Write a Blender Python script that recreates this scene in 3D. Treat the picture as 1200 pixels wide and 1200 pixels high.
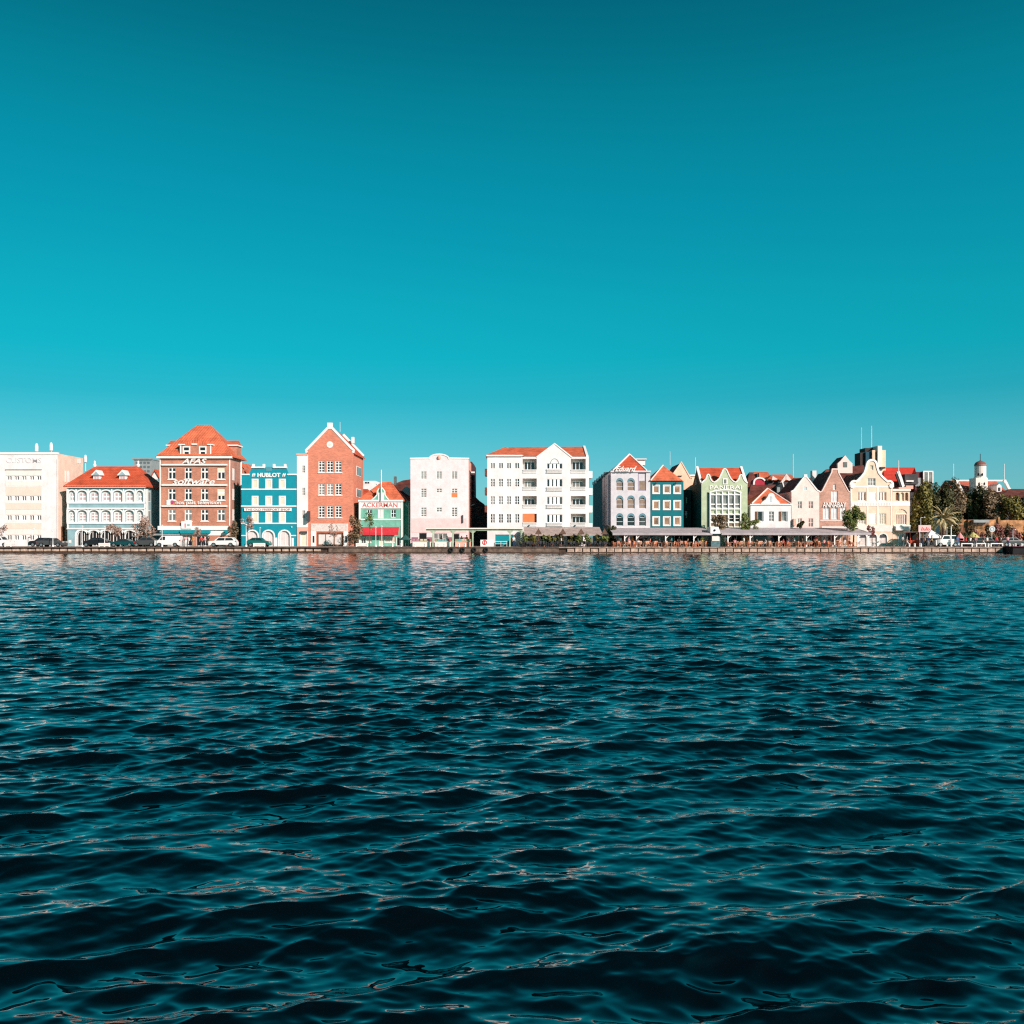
import bpy, math, random
import numpy as np
from mathutils import Vector, Matrix
from mathutils.geometry import tessellate_polygon
C = bpy.context.scene
for o in list(bpy.data.objects): bpy.data.objects.remove(o)
R = math.radians
rnd = random.Random(7)
# ------------------------------------------------------------ camera, sky, sun, exposure
EYE = 2.6; FPX = 1120.0; HOR = 628.6
cam = bpy.data.objects.new('camera', bpy.data.cameras.new('camera'))
C.collection.objects.link(cam); C.camera = cam
cam.location = (0, 0, EYE); cam.rotation_euler = (R(90), 0, 0)
cam.data.sensor_width = 36; cam.data.lens = 36*FPX/1200
cam.data.shift_y = (HOR-600)/1200
cam.data.clip_start = 0.1; cam.data.clip_end = 20000
SUN_EL, SUN_AZ = 27, 139        # azimuth clockwise from +Y (the view direction)
sd = Vector((math.sin(R(SUN_AZ))*math.cos(R(SUN_EL)), math.cos(R(SUN_AZ))*math.cos(R(SUN_EL)), math.sin(R(SUN_EL))))
sun = bpy.data.objects.new('sun', bpy.data.lights.new('sun', 'SUN'))
C.collection.objects.link(sun)
sun.data.energy = 5.0; sun.data.angle = R(0.5); sun.data.color = (1, .825, .775)
sun.rotation_euler = sd.to_track_quat('Z', 'Y').to_euler()
W = bpy.data.worlds.new("World"); C.world = W; W.use_nodes = True
nt = W.node_tree; nt.nodes.clear()
def N(t, **k):
    n = nt.nodes.new(t)
    for a, b in k.items(): setattr(n, a, b)
    return n
wo = N('ShaderNodeOutputWorld'); bg = N('ShaderNodeBackground'); bg.inputs[1].default_value = 0.084
sky = N('ShaderNodeTexSky', sky_type='NISHITA', sun_disc=False, sun_elevation=R(SUN_EL), sun_rotation=R(SUN_AZ))
sky.air_density = 1.0; sky.dust_density = 0.6; sky.ozone_density = 1.5
tc = N('ShaderNodeTexCoord'); sep = N('ShaderNodeSeparateXYZ'); nt.links.new(tc.outputs['Generated'], sep.inputs[0])
SKYRAMP = [(0, .34, .86, 1.2), (.061, .28, .80, 1.0), (.0965, .185, .81, .90), (.14, .065, .81, .83), (.183, .021, .925, .86), (.233, .0184, .99, .88), (.2815, .0153, 1, .89), (.328, .0135, 1, .90), (.372, .0115, .99, .863), (.4135, .0107, .93, .79), (.4527, .0095, .81, .70), (.489, .009, .72, .63), (.6, .01, .50, .45), (.76, .02, .26, .24), (1, .12, .16, .15)]   # (sin elevation, r, g, b): the teal tint of this air over the physical sky
ramp = N('ShaderNodeValToRGB'); el = ramp.color_ramp.elements
for i, (p, r, g, b) in enumerate(SKYRAMP):
    e = el[i] if i < 2 else el.new(p)
    e.position = p; e.color = (r, g, b, 1)
sc2 = N('ShaderNodeMath', operation='MULTIPLY'); sc2.inputs[1].default_value = 1.0
nt.links.new(sep.outputs[2], sc2.inputs[0]); nt.links.new(sc2.outputs[0], ramp.inputs[0])
mx = N('ShaderNodeVectorMath', operation='MULTIPLY')
nt.links.new(sky.outputs[0], mx.inputs[0]); nt.links.new(ramp.outputs[0], mx.inputs[1])
az = N('ShaderNodeMath', operation='MULTIPLY_ADD'); az.inputs[1].default_value = .22; az.inputs[2].default_value = 1; nt.links.new(sep.outputs[0], az.inputs[0])
m3 = N('ShaderNodeVectorMath', operation='SCALE'); nt.links.new(mx.outputs[0], m3.inputs[0]); nt.links.new(az.outputs[0], m3.inputs['Scale'])
nt.links.new(m3.outputs[0], bg.inputs[0]); nt.links.new(bg.outputs[0], wo.inputs[0])
C.view_settings.view_transform = 'Standard'; C.view_settings.look = 'None'
C.view_settings.exposure = 0.3; C.view_settings.gamma = 1
C.cycles.max_bounces = 6; C.cycles.diffuse_bounces = 3; C.cycles.glossy_bounces = 4
C.cycles.use_denoising = False
C.cycles.pixel_filter_type = 'BLACKMAN_HARRIS'; C.cycles.filter_width = 1.25
# ------------------------------------------------------------ helpers
def X(px, D): return (px-600)*D/FPX
def Z(py, D): return EYE + (HOR-py)*D/FPX
MATS = {}
def mat(name, col, rough=.8, metal=0, noise=.12, nscale=1.2, bump=0, bscale=6, spec=.3, bandz=None, brick=None, tiles=None, emit=None):
    if name in MATS: return MATS[name]
    m = bpy.data.materials.new(name); m.use_nodes = True; t = m.node_tree; t.nodes.clear()
    L = t.links.new
    def n(ty, **k):
        q = t.nodes.new(ty)
        for a, b in k.items(): setattr(q, a, b)
        return q
    out = n('ShaderNodeOutputMaterial'); p = n('ShaderNodeBsdfPrincipled'); L(p.outputs[0], out.inputs[0])
    p.inputs['Roughness'].default_value = rough; p.inputs['Metallic'].default_value = metal
    p.inputs['Specular IOR Level'].default_value = spec
    c4 = (*col, 1)
    geo = n('ShaderNodeNewGeometry'); pos = geo.outputs['Position']
    cur = None
    if brick:
        mp = n('ShaderNodeMapping'); L(pos, mp.inputs[0]); mp.inputs['Rotation'].default_value = (R(90), 0, 0)
        sx = n('ShaderNodeSeparateXYZ'); L(pos, sx.inputs[0]); ad = n('ShaderNodeMath', operation='ADD'); L(sx.outputs[0], ad.inputs[0]); L(sx.outputs[1], ad.inputs[1])
        cb = n('ShaderNodeCombineXYZ'); L(ad.outputs[0], cb.inputs[0]); L(sx.outputs[2], cb.inputs[1])
        bt = n('ShaderNodeTexBrick'); L(cb.outputs[0], bt.inputs[0])
        bt.inputs['Color1'].default_value = c4; bt.inputs['Color2'].default_value = (*[v*.72 for v in col], 1)
        bt.inputs['Mortar'].default_value = (*brick, 1); bt.inputs['Scale'].default_value = 1
        bt.inputs['Brick Width'].default_value = .34; bt.inputs['Row Height'].default_value = .13; bt.inputs['Mortar Size'].default_value = .012
        cur = bt.outputs[0]
    if tiles:
        sx = n('ShaderNodeSeparateXYZ'); L(pos, sx.inputs[0])
        w = n('ShaderNodeMath', operation='MULTIPLY'); L(sx.outputs[2], w.inputs[0]); w.inputs[1].default_value = 2*math.pi/.30
        w2 = n('ShaderNodeMath', operation='SINE'); L(w.outputs[0], w2.inputs[0])
        ad = n('ShaderNodeMath', operation='ADD'); L(sx.outputs[0], ad.inputs[0]); L(sx.outputs[1], ad.inputs[1])
        u = n('ShaderNodeMath', operation='MULTIPLY'); L(ad.outputs[0], u.inputs[0]); u.inputs[1].default_value = 2*math.pi/.28
        u2 = n('ShaderNodeMath', operation='SINE'); L(u.outputs[0], u2.inputs[0])
        s = n('ShaderNodeMath', operation='ADD'); L(w2.outputs[0], s.inputs[0]); L(u2.outputs[0], s.inputs[1])
        bp = n('ShaderNodeBump'); bp.inputs['Strength'].default_value = .5; bp.inputs['Distance'].default_value = .05
        L(s.outputs[0], bp.inputs['Height']); L(bp.outputs[0], p.inputs['Normal'])
    nz = n('ShaderNodeTexNoise'); L(pos, nz.inputs[0]); nz.inputs['Scale'].default_value = nscale; nz.inputs['Detail'].default_value = 5; nz.inputs['Roughness'].default_value = .62
    mr = n('ShaderNodeMapRange'); L(nz.outputs[0], mr.inputs[0]); mr.inputs[1].default_value = .3; mr.inputs[2].default_value = .7
    mr.inputs[3].default_value = 1-noise*1.3; mr.inputs[4].default_value = 1+noise*.5
    # vertical rain streaks, thin in x, long in z
    ms = n('ShaderNodeMapping'); L(pos, ms.inputs[0]); ms.inputs['Scale'].default_value = (2.2, 2.2, .22)
    ns = n('ShaderNodeTexNoise'); L(ms.outputs[0], ns.inputs[0]); ns.inputs['Scale'].default_value = 1; ns.inputs['Detail'].default_value = 3
    m2 = n('ShaderNodeMapRange'); L(ns.outputs[0], m2.inputs[0]); m2.inputs[1].default_value = .35; m2.inputs[2].default_value = .65
    m2.inputs[3].default_value = 1-noise*.35; m2.inputs[4].default_value = 1
    mm = n('ShaderNodeMath', operation='MULTIPLY'); L(mr.outputs[0], mm.inputs[0]); L(m2.outputs[0], mm.inputs[1])
    vm = n('ShaderNodeVectorMath', operation='SCALE')
    if cur: L(cur, vm.inputs[0])
    else: vm.inputs[0].default_value = col
    L(mm.outputs[0], vm.inputs['Scale']); L(vm.outputs[0], p.inputs['Base Color'])
    if bump:
        nb = n('ShaderNodeTexNoise'); L(pos, nb.inputs[0]); nb.inputs['Scale'].default_value = bscale; nb.inputs['Detail'].default_value = 4
        bp = n('ShaderNodeBump'); bp.inputs['Strength'].default_value = bump; bp.inputs['Distance'].default_value = .1
        L(nb.outputs[0], bp.inputs['Height']); L(bp.outputs[0], p.inputs['Normal'])
    MATS[name] = m; return m
def link_mesh(name, V, F, m, parent=None, origin=(0, 0, 0), smooth=False):
    me = bpy.data.meshes.new(name)
    ox, oy, oz = origin
    me.from_pydata([(v[0]-ox, v[1]-oy, v[2]-oz) for v in V], [], F)
    if m: me.materials.append(m)
    if smooth:
        me.polygons.foreach_set('use_smooth', [True]*len(me.polygons))
    me.validate()
    o = bpy.data.objects.new(name, me); C.collection.objects.link(o)
    if parent: o.parent = parent
    return o
class MB:
    """collects boxes, prisms and tubes in world coordinates; build() links them as ONE mesh"""
    def __init__(s): s.V = []; s.F = []
    def raw(s, V, F):
        k = len(s.V); s.V += [tuple(v) for v in V]; s.F += [tuple(i+k for i in f) for f in F]; return s
    def box(s, x0, x1, y0, y1, z0, z1):
        if x0 > x1: x0, x1 = x1, x0
        if y0 > y1: y0, y1 = y1, y0
        if z0 > z1: z0, z1 = z1, z0
        return s.raw([(x0,y0,z0),(x1,y0,z0),(x1,y1,z0),(x0,y1,z0),(x0,y0,z1),(x1,y0,z1),(x1,y1,z1),(x0,y1,z1)],
                     [(0,3,2,1),(4,5,6,7),(0,1,5,4),(1,2,6,5),(2,3,7,6),(3,0,4,7)])
    def prism(s, poly, y0, y1):   # poly of (x,z), extruded along y
        n = len(poly); a = sum(poly[i][0]*poly[(i+1)%n][1]-poly[(i+1)%n][0]*poly[i][1] for i in range(n))
        if a < 0: poly = poly[::-1]
        V = [(x, y0, z) for x, z in poly]+[(x, y1, z) for x, z in poly]
        F = []
        for t in tessellate_polygon([[Vector((x, z, 0)) for x, z in poly]]):
            p, q, r = t
            ar = (poly[q][0]-poly[p][0])*(poly[r][1]-poly[p][1])-(poly[r][0]-poly[p][0])*(poly[q][1]-poly[p][1])
            if ar < 0: q, r = r, q
            F += [(p, q, r), (p+n, r+n, q+n)]
        for i in range(n):
            j = (i+1) % n; F.append((i, i+n, j+n, j))
        return s.raw(V, F)
    def prismx(s, poly, x0, x1):  # poly of (y,z), extruded along x
        k = len(s.V); s.prism(poly, x0, x1)
        for i in range(k, len(s.V)):
            a, b, c = s.V[i]; s.V[i] = (b, a, c)
        return s
    def tube(s, a, b, r0, r1=None, n=8, cap=True):
        a, b = Vector(a), Vector(b); r1 = r0 if r1 is None else r1
        d = (b-a).normalized(); u = d.orthogonal().normalized(); w = d.cross(u)
        V = []
        for p, r in ((a, r0), (b, r1)):
            V += [p+(u*math.cos(2*math.pi*i/n)+w*math.sin(2*math.pi*i/n))*r for i in range(n)]
        F = [(i, (i+1)%n, n+(i+1)%n, n+i) for i in range(n)]
        if cap: F += [tuple(range(n))[::-1], tuple(range(n, 2*n))]
        return s.raw(V, F)
    def lathe(s, c, prof, n=16):  # prof (r, z) bottom to top
        V = []; F = []
        for r, z in prof: V += [(c[0]+r*math.cos(2*math.pi*i/n), c[1]+r*math.sin(2*math.pi*i/n), c[2]+z) for i in range(n)]
        for k in range(len(prof)-1):
            F += [(k*n+i, k*n+(i+1)%n, (k+1)*n+(i+1)%n, (k+1)*n+i) for i in range(n)]
        F += [tuple(range(n))[::-1], tuple(range((len(prof)-1)*n, len(prof)*n))]
        return s.raw(V, F)
    def build(s, name, m, parent=None, smooth=False):
        o = (0, 0, 0)
        q = parent
        while q is not None:
            o = (o[0]+q.location.x, o[1]+q.location.y, o[2]+q.location.z); q = q.parent
        return link_mesh(name, s.V, s.F, m, parent, o, smooth)
def tag(o, label, cat, group=None, kind=None):
    if label: o['label'] = label
    if cat: o['category'] = cat
    if group: o['group'] = group
    if kind: o['kind'] = kind
    return o
def thing(name, loc, label, cat, group=None):
    o = bpy.data.objects.new(name, None); C.collection.objects.link(o); o.location = loc
    o.empty_display_size = .2
    return tag(o, label, cat, group)
def solo(mb, name, m, base, label, cat, group=None, smooth=False):
    """a thing that is one mesh, origin at its base"""
    o = link_mesh(name, mb.V, mb.F, m, None, base, smooth); o.location = base
    return tag(o, label, cat, group)
def clone(o, parent=None):
    c = o.copy(); C.collection.objects.link(c)
    if parent: c.parent = parent
    for ch in o.children: clone(ch, c)
    return c
def place(o, loc, rz=0, label=None, scale=1):
    o.location = loc; o.rotation_euler = (0, 0, rz); o.scale = (scale,)*3
    if label: o['label'] = label
    return o
GROUND = Z(641, 150)
# ------------------------------------------------------------ water
def build_water():
    rg = np.random.RandomState(11)
    r = [0.6]
    while r[-1] < 152.5:
        d = r[-1]; r.append(d + (min(d/560, .28) if d > 4.2 else d/40))
    r = np.array(r + [170, 200, 300, 600, 1500])
    A = np.concatenate([np.linspace(-180, -42, 46)[:-1], np.linspace(-42, 42, 860), np.linspace(42, 180, 46)[1:-1]])
    A = np.radians(A)
    nr, na = len(r), len(A)
    RR, AA = np.meshgrid(r, A, indexing='ij')
    x = (RR*np.sin(AA)).ravel().astype(np.float32); y = (RR*np.cos(AA)).ravel().astype(np.float32)
    sp = np.maximum(np.gradient(r), 1e-3)[:, None]*np.ones((1, na)); sp = sp.ravel().astype(np.float32)
    X0 = x.copy(); Y0 = y.copy(); zz = np.zeros_like(x); lost = np.zeros_like(x)
    NW = 124
    gust = np.ones_like(x)
    for q in range(9):
        t_ = rg.uniform(0, 6.283); kq = 2*math.pi/math.exp(rg.uniform(math.log(1.6), math.log(14)))
        gust += .10*np.sin(kq*(X0*math.sin(t_)*.6+Y0*math.cos(t_))+rg.uniform(0, 6.283))
    gust = np.clip(gust, .6, 1.5).astype(np.float32)
    # calmer water out in the harbour, rougher chop against the near bank
    amp = np.interp(np.hypot(X0, Y0), [0, 7, 13, 40, 150], [1.06, 1.04, .94, .88, .86]).astype(np.float32)
    lam = np.exp(np.linspace(math.log(.05), math.log(5.0), NW))*np.exp(rg.normal(0, .03, NW))
    for L in lam:
        # slope per component: broad peak at 0.6-1.6 m
        s = WS*(math.exp(-((math.log(L/.48))/.85)**2/2)+.10*math.exp(-((math.log(L/2.0))/.35)**2/2)+.30*math.exp(-((math.log(L/.13))/.50)**2/2))
        th = rg.normal(0, .50 if L < 1.2 else .40) + R(6)
        k = 2*math.pi/L; a = s/k; ph = rg.uniform(0, 6.283)
        kx, ky = k*math.sin(th), -k*math.cos(th)
        f = np.clip((L/sp-2.2)/2.0, 0, 1)
        P = kx*X0+ky*Y0+ph
        if L < .8: f = f*(gust if L < .4 else .5+.5*gust)
        # slow grouping so that crests stay short
        g = amp*(1+.55*np.sin(P*.13+ X0*k*.11+rg.uniform(0, 6)))
        c = np.cos(P); sn = np.sin(P)
        zz += f*g*a*c
        ch = 1.0
        x -= f*g*a*ch*sn*(kx/k); y -= f*g*a*ch*sn*(ky/k)
        lost += amp*amp*np.clip(1-f*f, 0, 1)*s*s/2
    V = np.stack([x, y, zz-.0], 1).astype(np.float32)
    # seam: the last angular column wraps to the first
    i = np.arange(nr-1)[:, None]*na; j = np.arange(na)[None, :]; j2 = (j+1) % na
    Q = np.stack([i+j, i+j2, i+na+j2, i+na+j], -1).reshape(-1, 4)[:, ::-1].astype(np.int32)
    me = bpy.data.meshes.new('water'); me.vertices.add(len(V)); me.vertices.foreach_set('co', V.ravel())
    me.loops.add(Q.size); me.loops.foreach_set('vertex_index', Q.ravel())
    me.polygons.add(len(Q)); me.polygons.foreach_set('loop_start', np.arange(0, Q.size, 4, dtype=np.int32))
    me.update(calc_edges=True)
    me.polygons.foreach_set('use_smooth', np.ones(len(Q), bool))
    at = me.attributes.new('ripple', 'FLOAT', 'POINT'); at.data.foreach_set('value', np.sqrt(lost).astype(np.float32))
    o = bpy.data.objects.new('water', me); C.collection.objects.link(o); o['kind'] = 'structure'
    m = bpy.data.materials.new('harbour_water'); m.use_nodes = True; t = m.node_tree; t.nodes.clear(); L = t.links.new
    def n(ty, **k):
        q = t.nodes.new(ty)
        for a, b in k.items(): setattr(q, a, b)
        return q
    out = n('ShaderNodeOutputMaterial'); p = n('ShaderNodeBsdfPrincipled'); L(p.outputs[0], out.inputs[0])
    p.inputs['Base Color'].default_value = (.0001, .002, .003, 1)
    p.inputs['Roughness'].default_value = .04; p.inputs['IOR'].default_value = 1.95
    g = n('ShaderNodeNewGeometry'); at = n('ShaderNodeAttribute', attribute_name='ripple')
    def field(scale, detail, sx=1., rot=0):
        mp = n('ShaderNodeMapping'); L(g.outputs['Position'], mp.inputs[0]); mp.inputs['Scale'].default_value = (sx, 1, 1); mp.inputs['Rotation'].default_value = (0, 0, rot)
        q = n('ShaderNodeTexNoise'); L(mp.outputs[0], q.inputs[0]); q.inputs['Scale'].default_value = scale; q.inputs['Detail'].default_value = detail; q.inputs['Roughness'].default_value = .6
        sb = n('ShaderNodeVectorMath', operation='SUBTRACT'); L(q.outputs['Color'], sb.inputs[0]); sb.inputs[1].default_value = (.5, .5, .5)
        ml = n('ShaderNodeVectorMath', operation='MULTIPLY'); L(sb.outputs[0], ml.inputs[0]); ml.inputs[1].default_value = (.75, 1, 0)
        return ml
    fa = field(13, 4, .55); fb = field(2.6, 3, .5)
    # wind patches: the finest ripples come and go over metres
    pn = n('ShaderNodeTexNoise'); L(g.outputs['Position'], pn.inputs[0]); pn.inputs['Scale'].default_value = .35; pn.inputs['Detail'].default_value = 3
    pr = n('ShaderNodeMapRange'); L(pn.outputs[0], pr.inputs[0]); pr.inputs[1].default_value = .38; pr.inputs[2].default_value = .68; pr.inputs[3].default_value = .05; pr.inputs[4].default_value = FINE
    s1 = n('ShaderNodeVectorMath', operation='SCALE'); L(fa.outputs[0], s1.inputs[0]); L(pr.outputs[0], s1.inputs['Scale'])
    k2 = n('ShaderNodeMath', operation='MULTIPLY'); L(at.outputs['Fac'], k2.inputs[0]); k2.inputs[1].default_value = LOSTK
    s2 = n('ShaderNodeVectorMath', operation='SCALE'); L(fb.outputs[0], s2.inputs[0]); L(k2.outputs[0], s2.inputs['Scale'])
    a1 = n('ShaderNodeVectorMath', operation='ADD'); L(s1.outputs[0], a1.inputs[0]); L(s2.outputs[0], a1.inputs[1])
    a2 = n('ShaderNodeVectorMath', operation='ADD'); L(a1.outputs[0], a2.inputs[0]); L(g.outputs['Normal'], a2.inputs[1])
    nn = n('ShaderNodeVectorMath', operation='NORMALIZE'); L(a2.outputs[0], nn.inputs[0]); L(nn.outputs[0], p.inputs['Normal'])
    me.materials.append(m)
    return o
WS, FINE, LOSTK = .0405, .24, 2.6
build_water()
# ------------------------------------------------------------ ground
gm = mat('street_paving', (.30, .27, .24), noise=.2, nscale=.6)
MB().raw([(-1500, 151.2, GROUND-.01), (1500, 151.2, GROUND-.01), (1500, 3000, GROUND-.01), (-1500, 3000, GROUND-.01)], [(0,1,2,3)]).build('ground', gm)['kind'] = 'structure'
# ------------------------------------------------------------ materials
white = mat('white_plaster', (.82,.77,.75), noise=.15, nscale=.5)
trimw = mat('white_trim', (.82,.79,.75), noise=.05, rough=.6)
cream = mat('cream_plaster', (.82,.73,.66), noise=.08)
pinkish = mat('pale_pink_panel', (.84,.62,.52), noise=.07)
ggreen = mat('grey_green_plaster', (.27,.43,.46), noise=.14)
brick = mat('red_brick', (.60,.215,.125), brick=(.55,.36,.27), noise=.2, nscale=.5)
brick2 = mat('salmon_brick', (.76,.25,.15), brick=(.70,.29,.20), noise=.12, nscale=.5)
brick3 = mat('brown_brick', (.62,.30,.21), brick=(.62,.46,.38), noise=.22, nscale=.5)
tile = mat('red_roof_tiles', (.62,.105,.045), tiles=1, noise=.28, nscale=.7, rough=.7)
tileo = mat('orange_roof_tiles', (.74,.18,.085), tiles=1, noise=.32, nscale=.8, rough=.7)
tiled = mat('weathered_shaded_roof_tiles', (.19,.055,.04), tiles=1, noise=.45, nscale=.6, rough=.8)  # dark brown tiles, with the shade of unlit slopes put into the colour
hteal = mat('bright_teal_plaster', (.002,.265,.335), noise=.10)
dteal = mat('deep_teal_plaster', (.002,.155,.18), noise=.14)
mint = mat('mint_plaster', (.18,.48,.36), noise=.2)
mintd = mat('mint_panel', (.10,.44,.33), noise=.2)
pgreen = mat('pale_green_plaster', (.46,.53,.35), noise=.13)
pinkw = mat('light_pink_plaster', (.86,.68,.675), noise=.10)
pinkl = mat('pink_plaster', (.84,.58,.555), noise=.10)
salmon = mat('salmon_plaster', (.82,.42,.32), noise=.12)
lilac = mat('lilac_white_plaster', (.62,.59,.61), noise=.11)
peach = mat('peach_plaster', (.88,.60,.43), noise=.1)
ppink = mat('peach_pink_plaster', (.88,.66,.59), noise=.11)
yellow = mat('warm_yellow_plaster', (.84,.62,.46), noise=.12)
orange = mat('orange_board', (.75,.22,.08), noise=.15)
dark = mat('dark_interior', (.012,.012,.014), noise=.2, rough=.9)
dgrey = mat('dark_grey_render', (.07,.065,.07), noise=.3)
greyc = mat('grey_concrete', (.30,.33,.33), noise=.18)
glass = mat('window_glass', (.022,.03,.036), rough=.08, spec=.5, noise=.4, nscale=.5)
glassg = mat('curtained_glass', (.25,.26,.24), rough=.25, spec=.5, noise=.5, nscale=.8)
glassb = mat('amber_glass', (.42,.24,.14), rough=.25, spec=.5, noise=.5, nscale=.8)  # plain orange brown pane colour
shutc = mat('cream_shutters', (.80,.66,.50), noise=.05)
brownw = mat('brown_wood', (.22,.10,.05), noise=.3)
wtan = mat('tan_window_blind', (.30,.22,.16), noise=.3)
tealdoor = mat('teal_shutter', (.0,.27,.31), noise=.1)
redcl = mat('red_awning_cloth', (.62,.035,.05), noise=.15)
purple = mat('mauve_base_paint', (.36,.16,.22), noise=.2)
metalw = mat('white_painted_metal', (.75,.75,.74), rough=.4, noise=.05)
metalg = mat('galvanised_metal', (.35,.37,.38), rough=.4, noise=.1)
# ------------------------------------------------------------ building kit
def text_mesh(s, shear=0, off=0.0, extrude=.03):
    cu = bpy.data.curves.new('lettering', 'FONT'); cu.body = s; cu.shear = shear; cu.offset = off; cu.extrude = extrude; cu.resolution_u = 3
    o = bpy.data.objects.new('lettering', cu); C.collection.objects.link(o)
    bpy.context.view_layer.update()
    me = bpy.data.meshes.new_from_object(o.evaluated_get(bpy.context.evaluated_depsgraph_get()))
    V = [tuple(v.co) for v in me.vertices]; F = [tuple(p.vertices) for p in me.polygons]
    bpy.data.objects.remove(o); bpy.data.meshes.remove(me); bpy.data.curves.remove(cu)
    return V, F
wr = random.Random(5); glassm = mat('mid_grey_glass', (.09,.10,.10), rough=.15, spec=.5, noise=.5, nscale=.8)  # middle grey tone for variety among the panes
class Bd:
    def __init__(s, name, label, cat, x0, x1, D, group=None):
        s.D = D; s.t = thing(name, ((X(x0,D)+X(x1,D))/2, D, GROUND), label, cat, group); s.holes = []; s.x0, s.x1 = x0, x1
    def x(s, px): return X(px, s.D)
    def z(s, py): return Z(py, s.D) if py < 640 else GROUND
    def rc(s, x0, y0, x1, y1): return [(s.x(x0), s.z(y1)), (s.x(x1), s.z(y1)), (s.x(x1), s.z(y0)), (s.x(x0), s.z(y0))]
    def arcp(s, x0, y0, x1, y1, flat=None, n=8):
        a, b = s.x(x0), s.x(x1); zb, zt = s.z(y1), s.z(y0); r = (b-a)/2; h = min(flat if flat else r, zt-zb)
        P = [(a, zb), (b, zb)]
        return P+[((a+b)/2+r*math.cos(math.pi*i/n), zt-h+h*math.sin(math.pi*i/n)) for i in range(n+1)]
    def part(s, name, mb, m, parent=None): return mb.build(name, m, parent or s.t)
    def bx(s, name, x0, y0, x1, y1, m, f=-.06, t=.1, parent=None):
        """a slab on the facade: pixels on the facade plane, f metres proud (negative is towards the water), t thick"""
        return s.part(name, MB().box(s.x(x0), s.x(x1), s.D+f, s.D+f+t, s.z(y1), s.z(y0)), m, parent)
    def win(s, x0, y0, x1, y1, fm=None, pm=None, nx=2, ny=2, arch=False, fw=.10, trim=0, name='window', flat=None, depth=.16, sill=False, mw=.05, label=None):
        fm = fm or trimw; pm = pm or glass
        if pm is glass and name == 'window': pm = wr.choice((glass, glass, glass, glass, glassm, glassg))
        P = s.arcp(x0, y0, x1, y1, flat) if arch else s.rc(x0, y0, x1, y1)
        s.holes.append(P)
        cx = sum(p[0] for p in P)/len(P); xa, xb = s.x(x0), s.x(x1); za, zb = s.z(y1), s.z(y0); cz = (za+zb)/2
        mb = MB(); D = s.D
        sx = 1-2*fw/(xb-xa); sz = 1-2*fw/(zb-za)
        I = [(cx+(p[0]-cx)*sx, cz+(p[1]-cz)*sz) for p in P]
        def ring(O, I, ya, yb):
            n = len(O); V = []
            for q in (O, I):
                for y in (ya, yb): V += [(p[0], y, p[1]) for p in q]
            F = []
            for i in range(n):
                j = (i+1) % n
                F += [(i, j, 2*n+j, 2*n+i), (2*n+i, 2*n+j, 3*n+j, 3*n+i), (n+j, n+i, 3*n+i, 3*n+j), (i, n+i, n+j, j)]
            mb.raw(V, F)
        ring(P, I, D+depth-.06, D+depth+.04)
        if trim:
            ox = 1+2*trim/(xb-xa); oz = 1+2*trim/(zb-za)
            ring([(cx+(p[0]-cx)*ox, cz+(p[1]-cz)*oz) for p in P], P, D-.05, D+.01)
        for i in range(1, nx):
            q = xa+(xb-xa)*i/nx; mb.box(q-mw, q+mw, D+depth-.05, D+depth+.03, za+fw*.6, zb-(fw if not arch else fw+.02))
        for i in range(1, ny):
            q = za+(zb-za)*i/ny; mb.box(xa+fw*.6, xb-fw*.6, D+depth-.045, D+depth+.025, q-mw*.8, q+mw*.8)
        if sill: mb.box(xa-.12, xb+.12, D-.12, D+.05, za-.14, za)
        w = s.part(name, mb, fm)
        if label: w['label'] = label
        s.part('pane' if pm in (glass, glassg, glassb, glassm) else 'shutter', MB().prism(I, D+depth+.0, D+depth+.035), pm, w)  # dark_interior fills paint the shade inside an opening
        return w
    def front(s, poly, m, name='front_wall', th=.35):
        out = [Vector((s.x(a), s.z(b), 0)) for a, b in poly]
        ar = sum(out[i].x*out[(i+1)%len(out)].y-out[(i+1)%len(out)].x*out[i].y for i in range(len(out)))
        if ar < 0: out = out[::-1]
        H = [[Vector((p[0], p[1], 0)) for p in h] for h in s.holes]
        tris = tessellate_polygon([out]+H)
        al = out+[p for h in H for p in h]
        V = [(p.x, s.D, p.y) for p in al]+[(p.x, s.D+th, p.y) for p in al]; n = len(al); F = []
        for a, b, c in tris:
            cr = (al[b]-al[a]).cross(al[c]-al[a]).z
            F.append((a, b, c) if cr > 0 else (a, c, b))
        k = 0
        for li, h in enumerate([out]+H):
            q = len(h)
            for i in range(q):
                j = (i+1) % q; F.append((k+i, k+i+n, k+j+n, k+j))
            k += q
        s.holes = []
        return link_mesh(name, V, F, m, s.t, tuple(s.t.location))
    def body(s, x0, x1, ytop, d0, d1, m, name='side_walls'):
        return s.part(name, MB().box(s.x(x0), s.x(x1), s.D+d0, s.D+d1, GROUND, s.z(ytop)), m)
    def hip(s, x0, x1, yeave, depth, rx0, rx1, yridge, m, rd0=.5, rd1=.5, over=.35, name='roof', d0=0, parent=None):
        """ridge pixels are read at the ridge's own depth"""
        D = s.D; a, b = s.x(x0)-over, s.x(x1)+over; z = s.z(yeave); ya, yb = D+d0-over, D+depth+over
        r0, r1 = D+depth*rd0, D+depth*rd1
        P = [(a,ya,z),(b,ya,z),(b,yb,z),(a,yb,z), (a,ya,z-.18),(b,ya,z-.18),(b,yb,z-.18),(a,yb,z-.18),
             (X(rx0,r0), r0, Z(yridge,r0)), (X(rx1,r1), r1, Z(yridge,r1)) ]
        F = [(4,7,6,5), (0,4,5,1), (1,5,6,2), (2,6,7,3), (3,7,4,0)]
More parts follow.
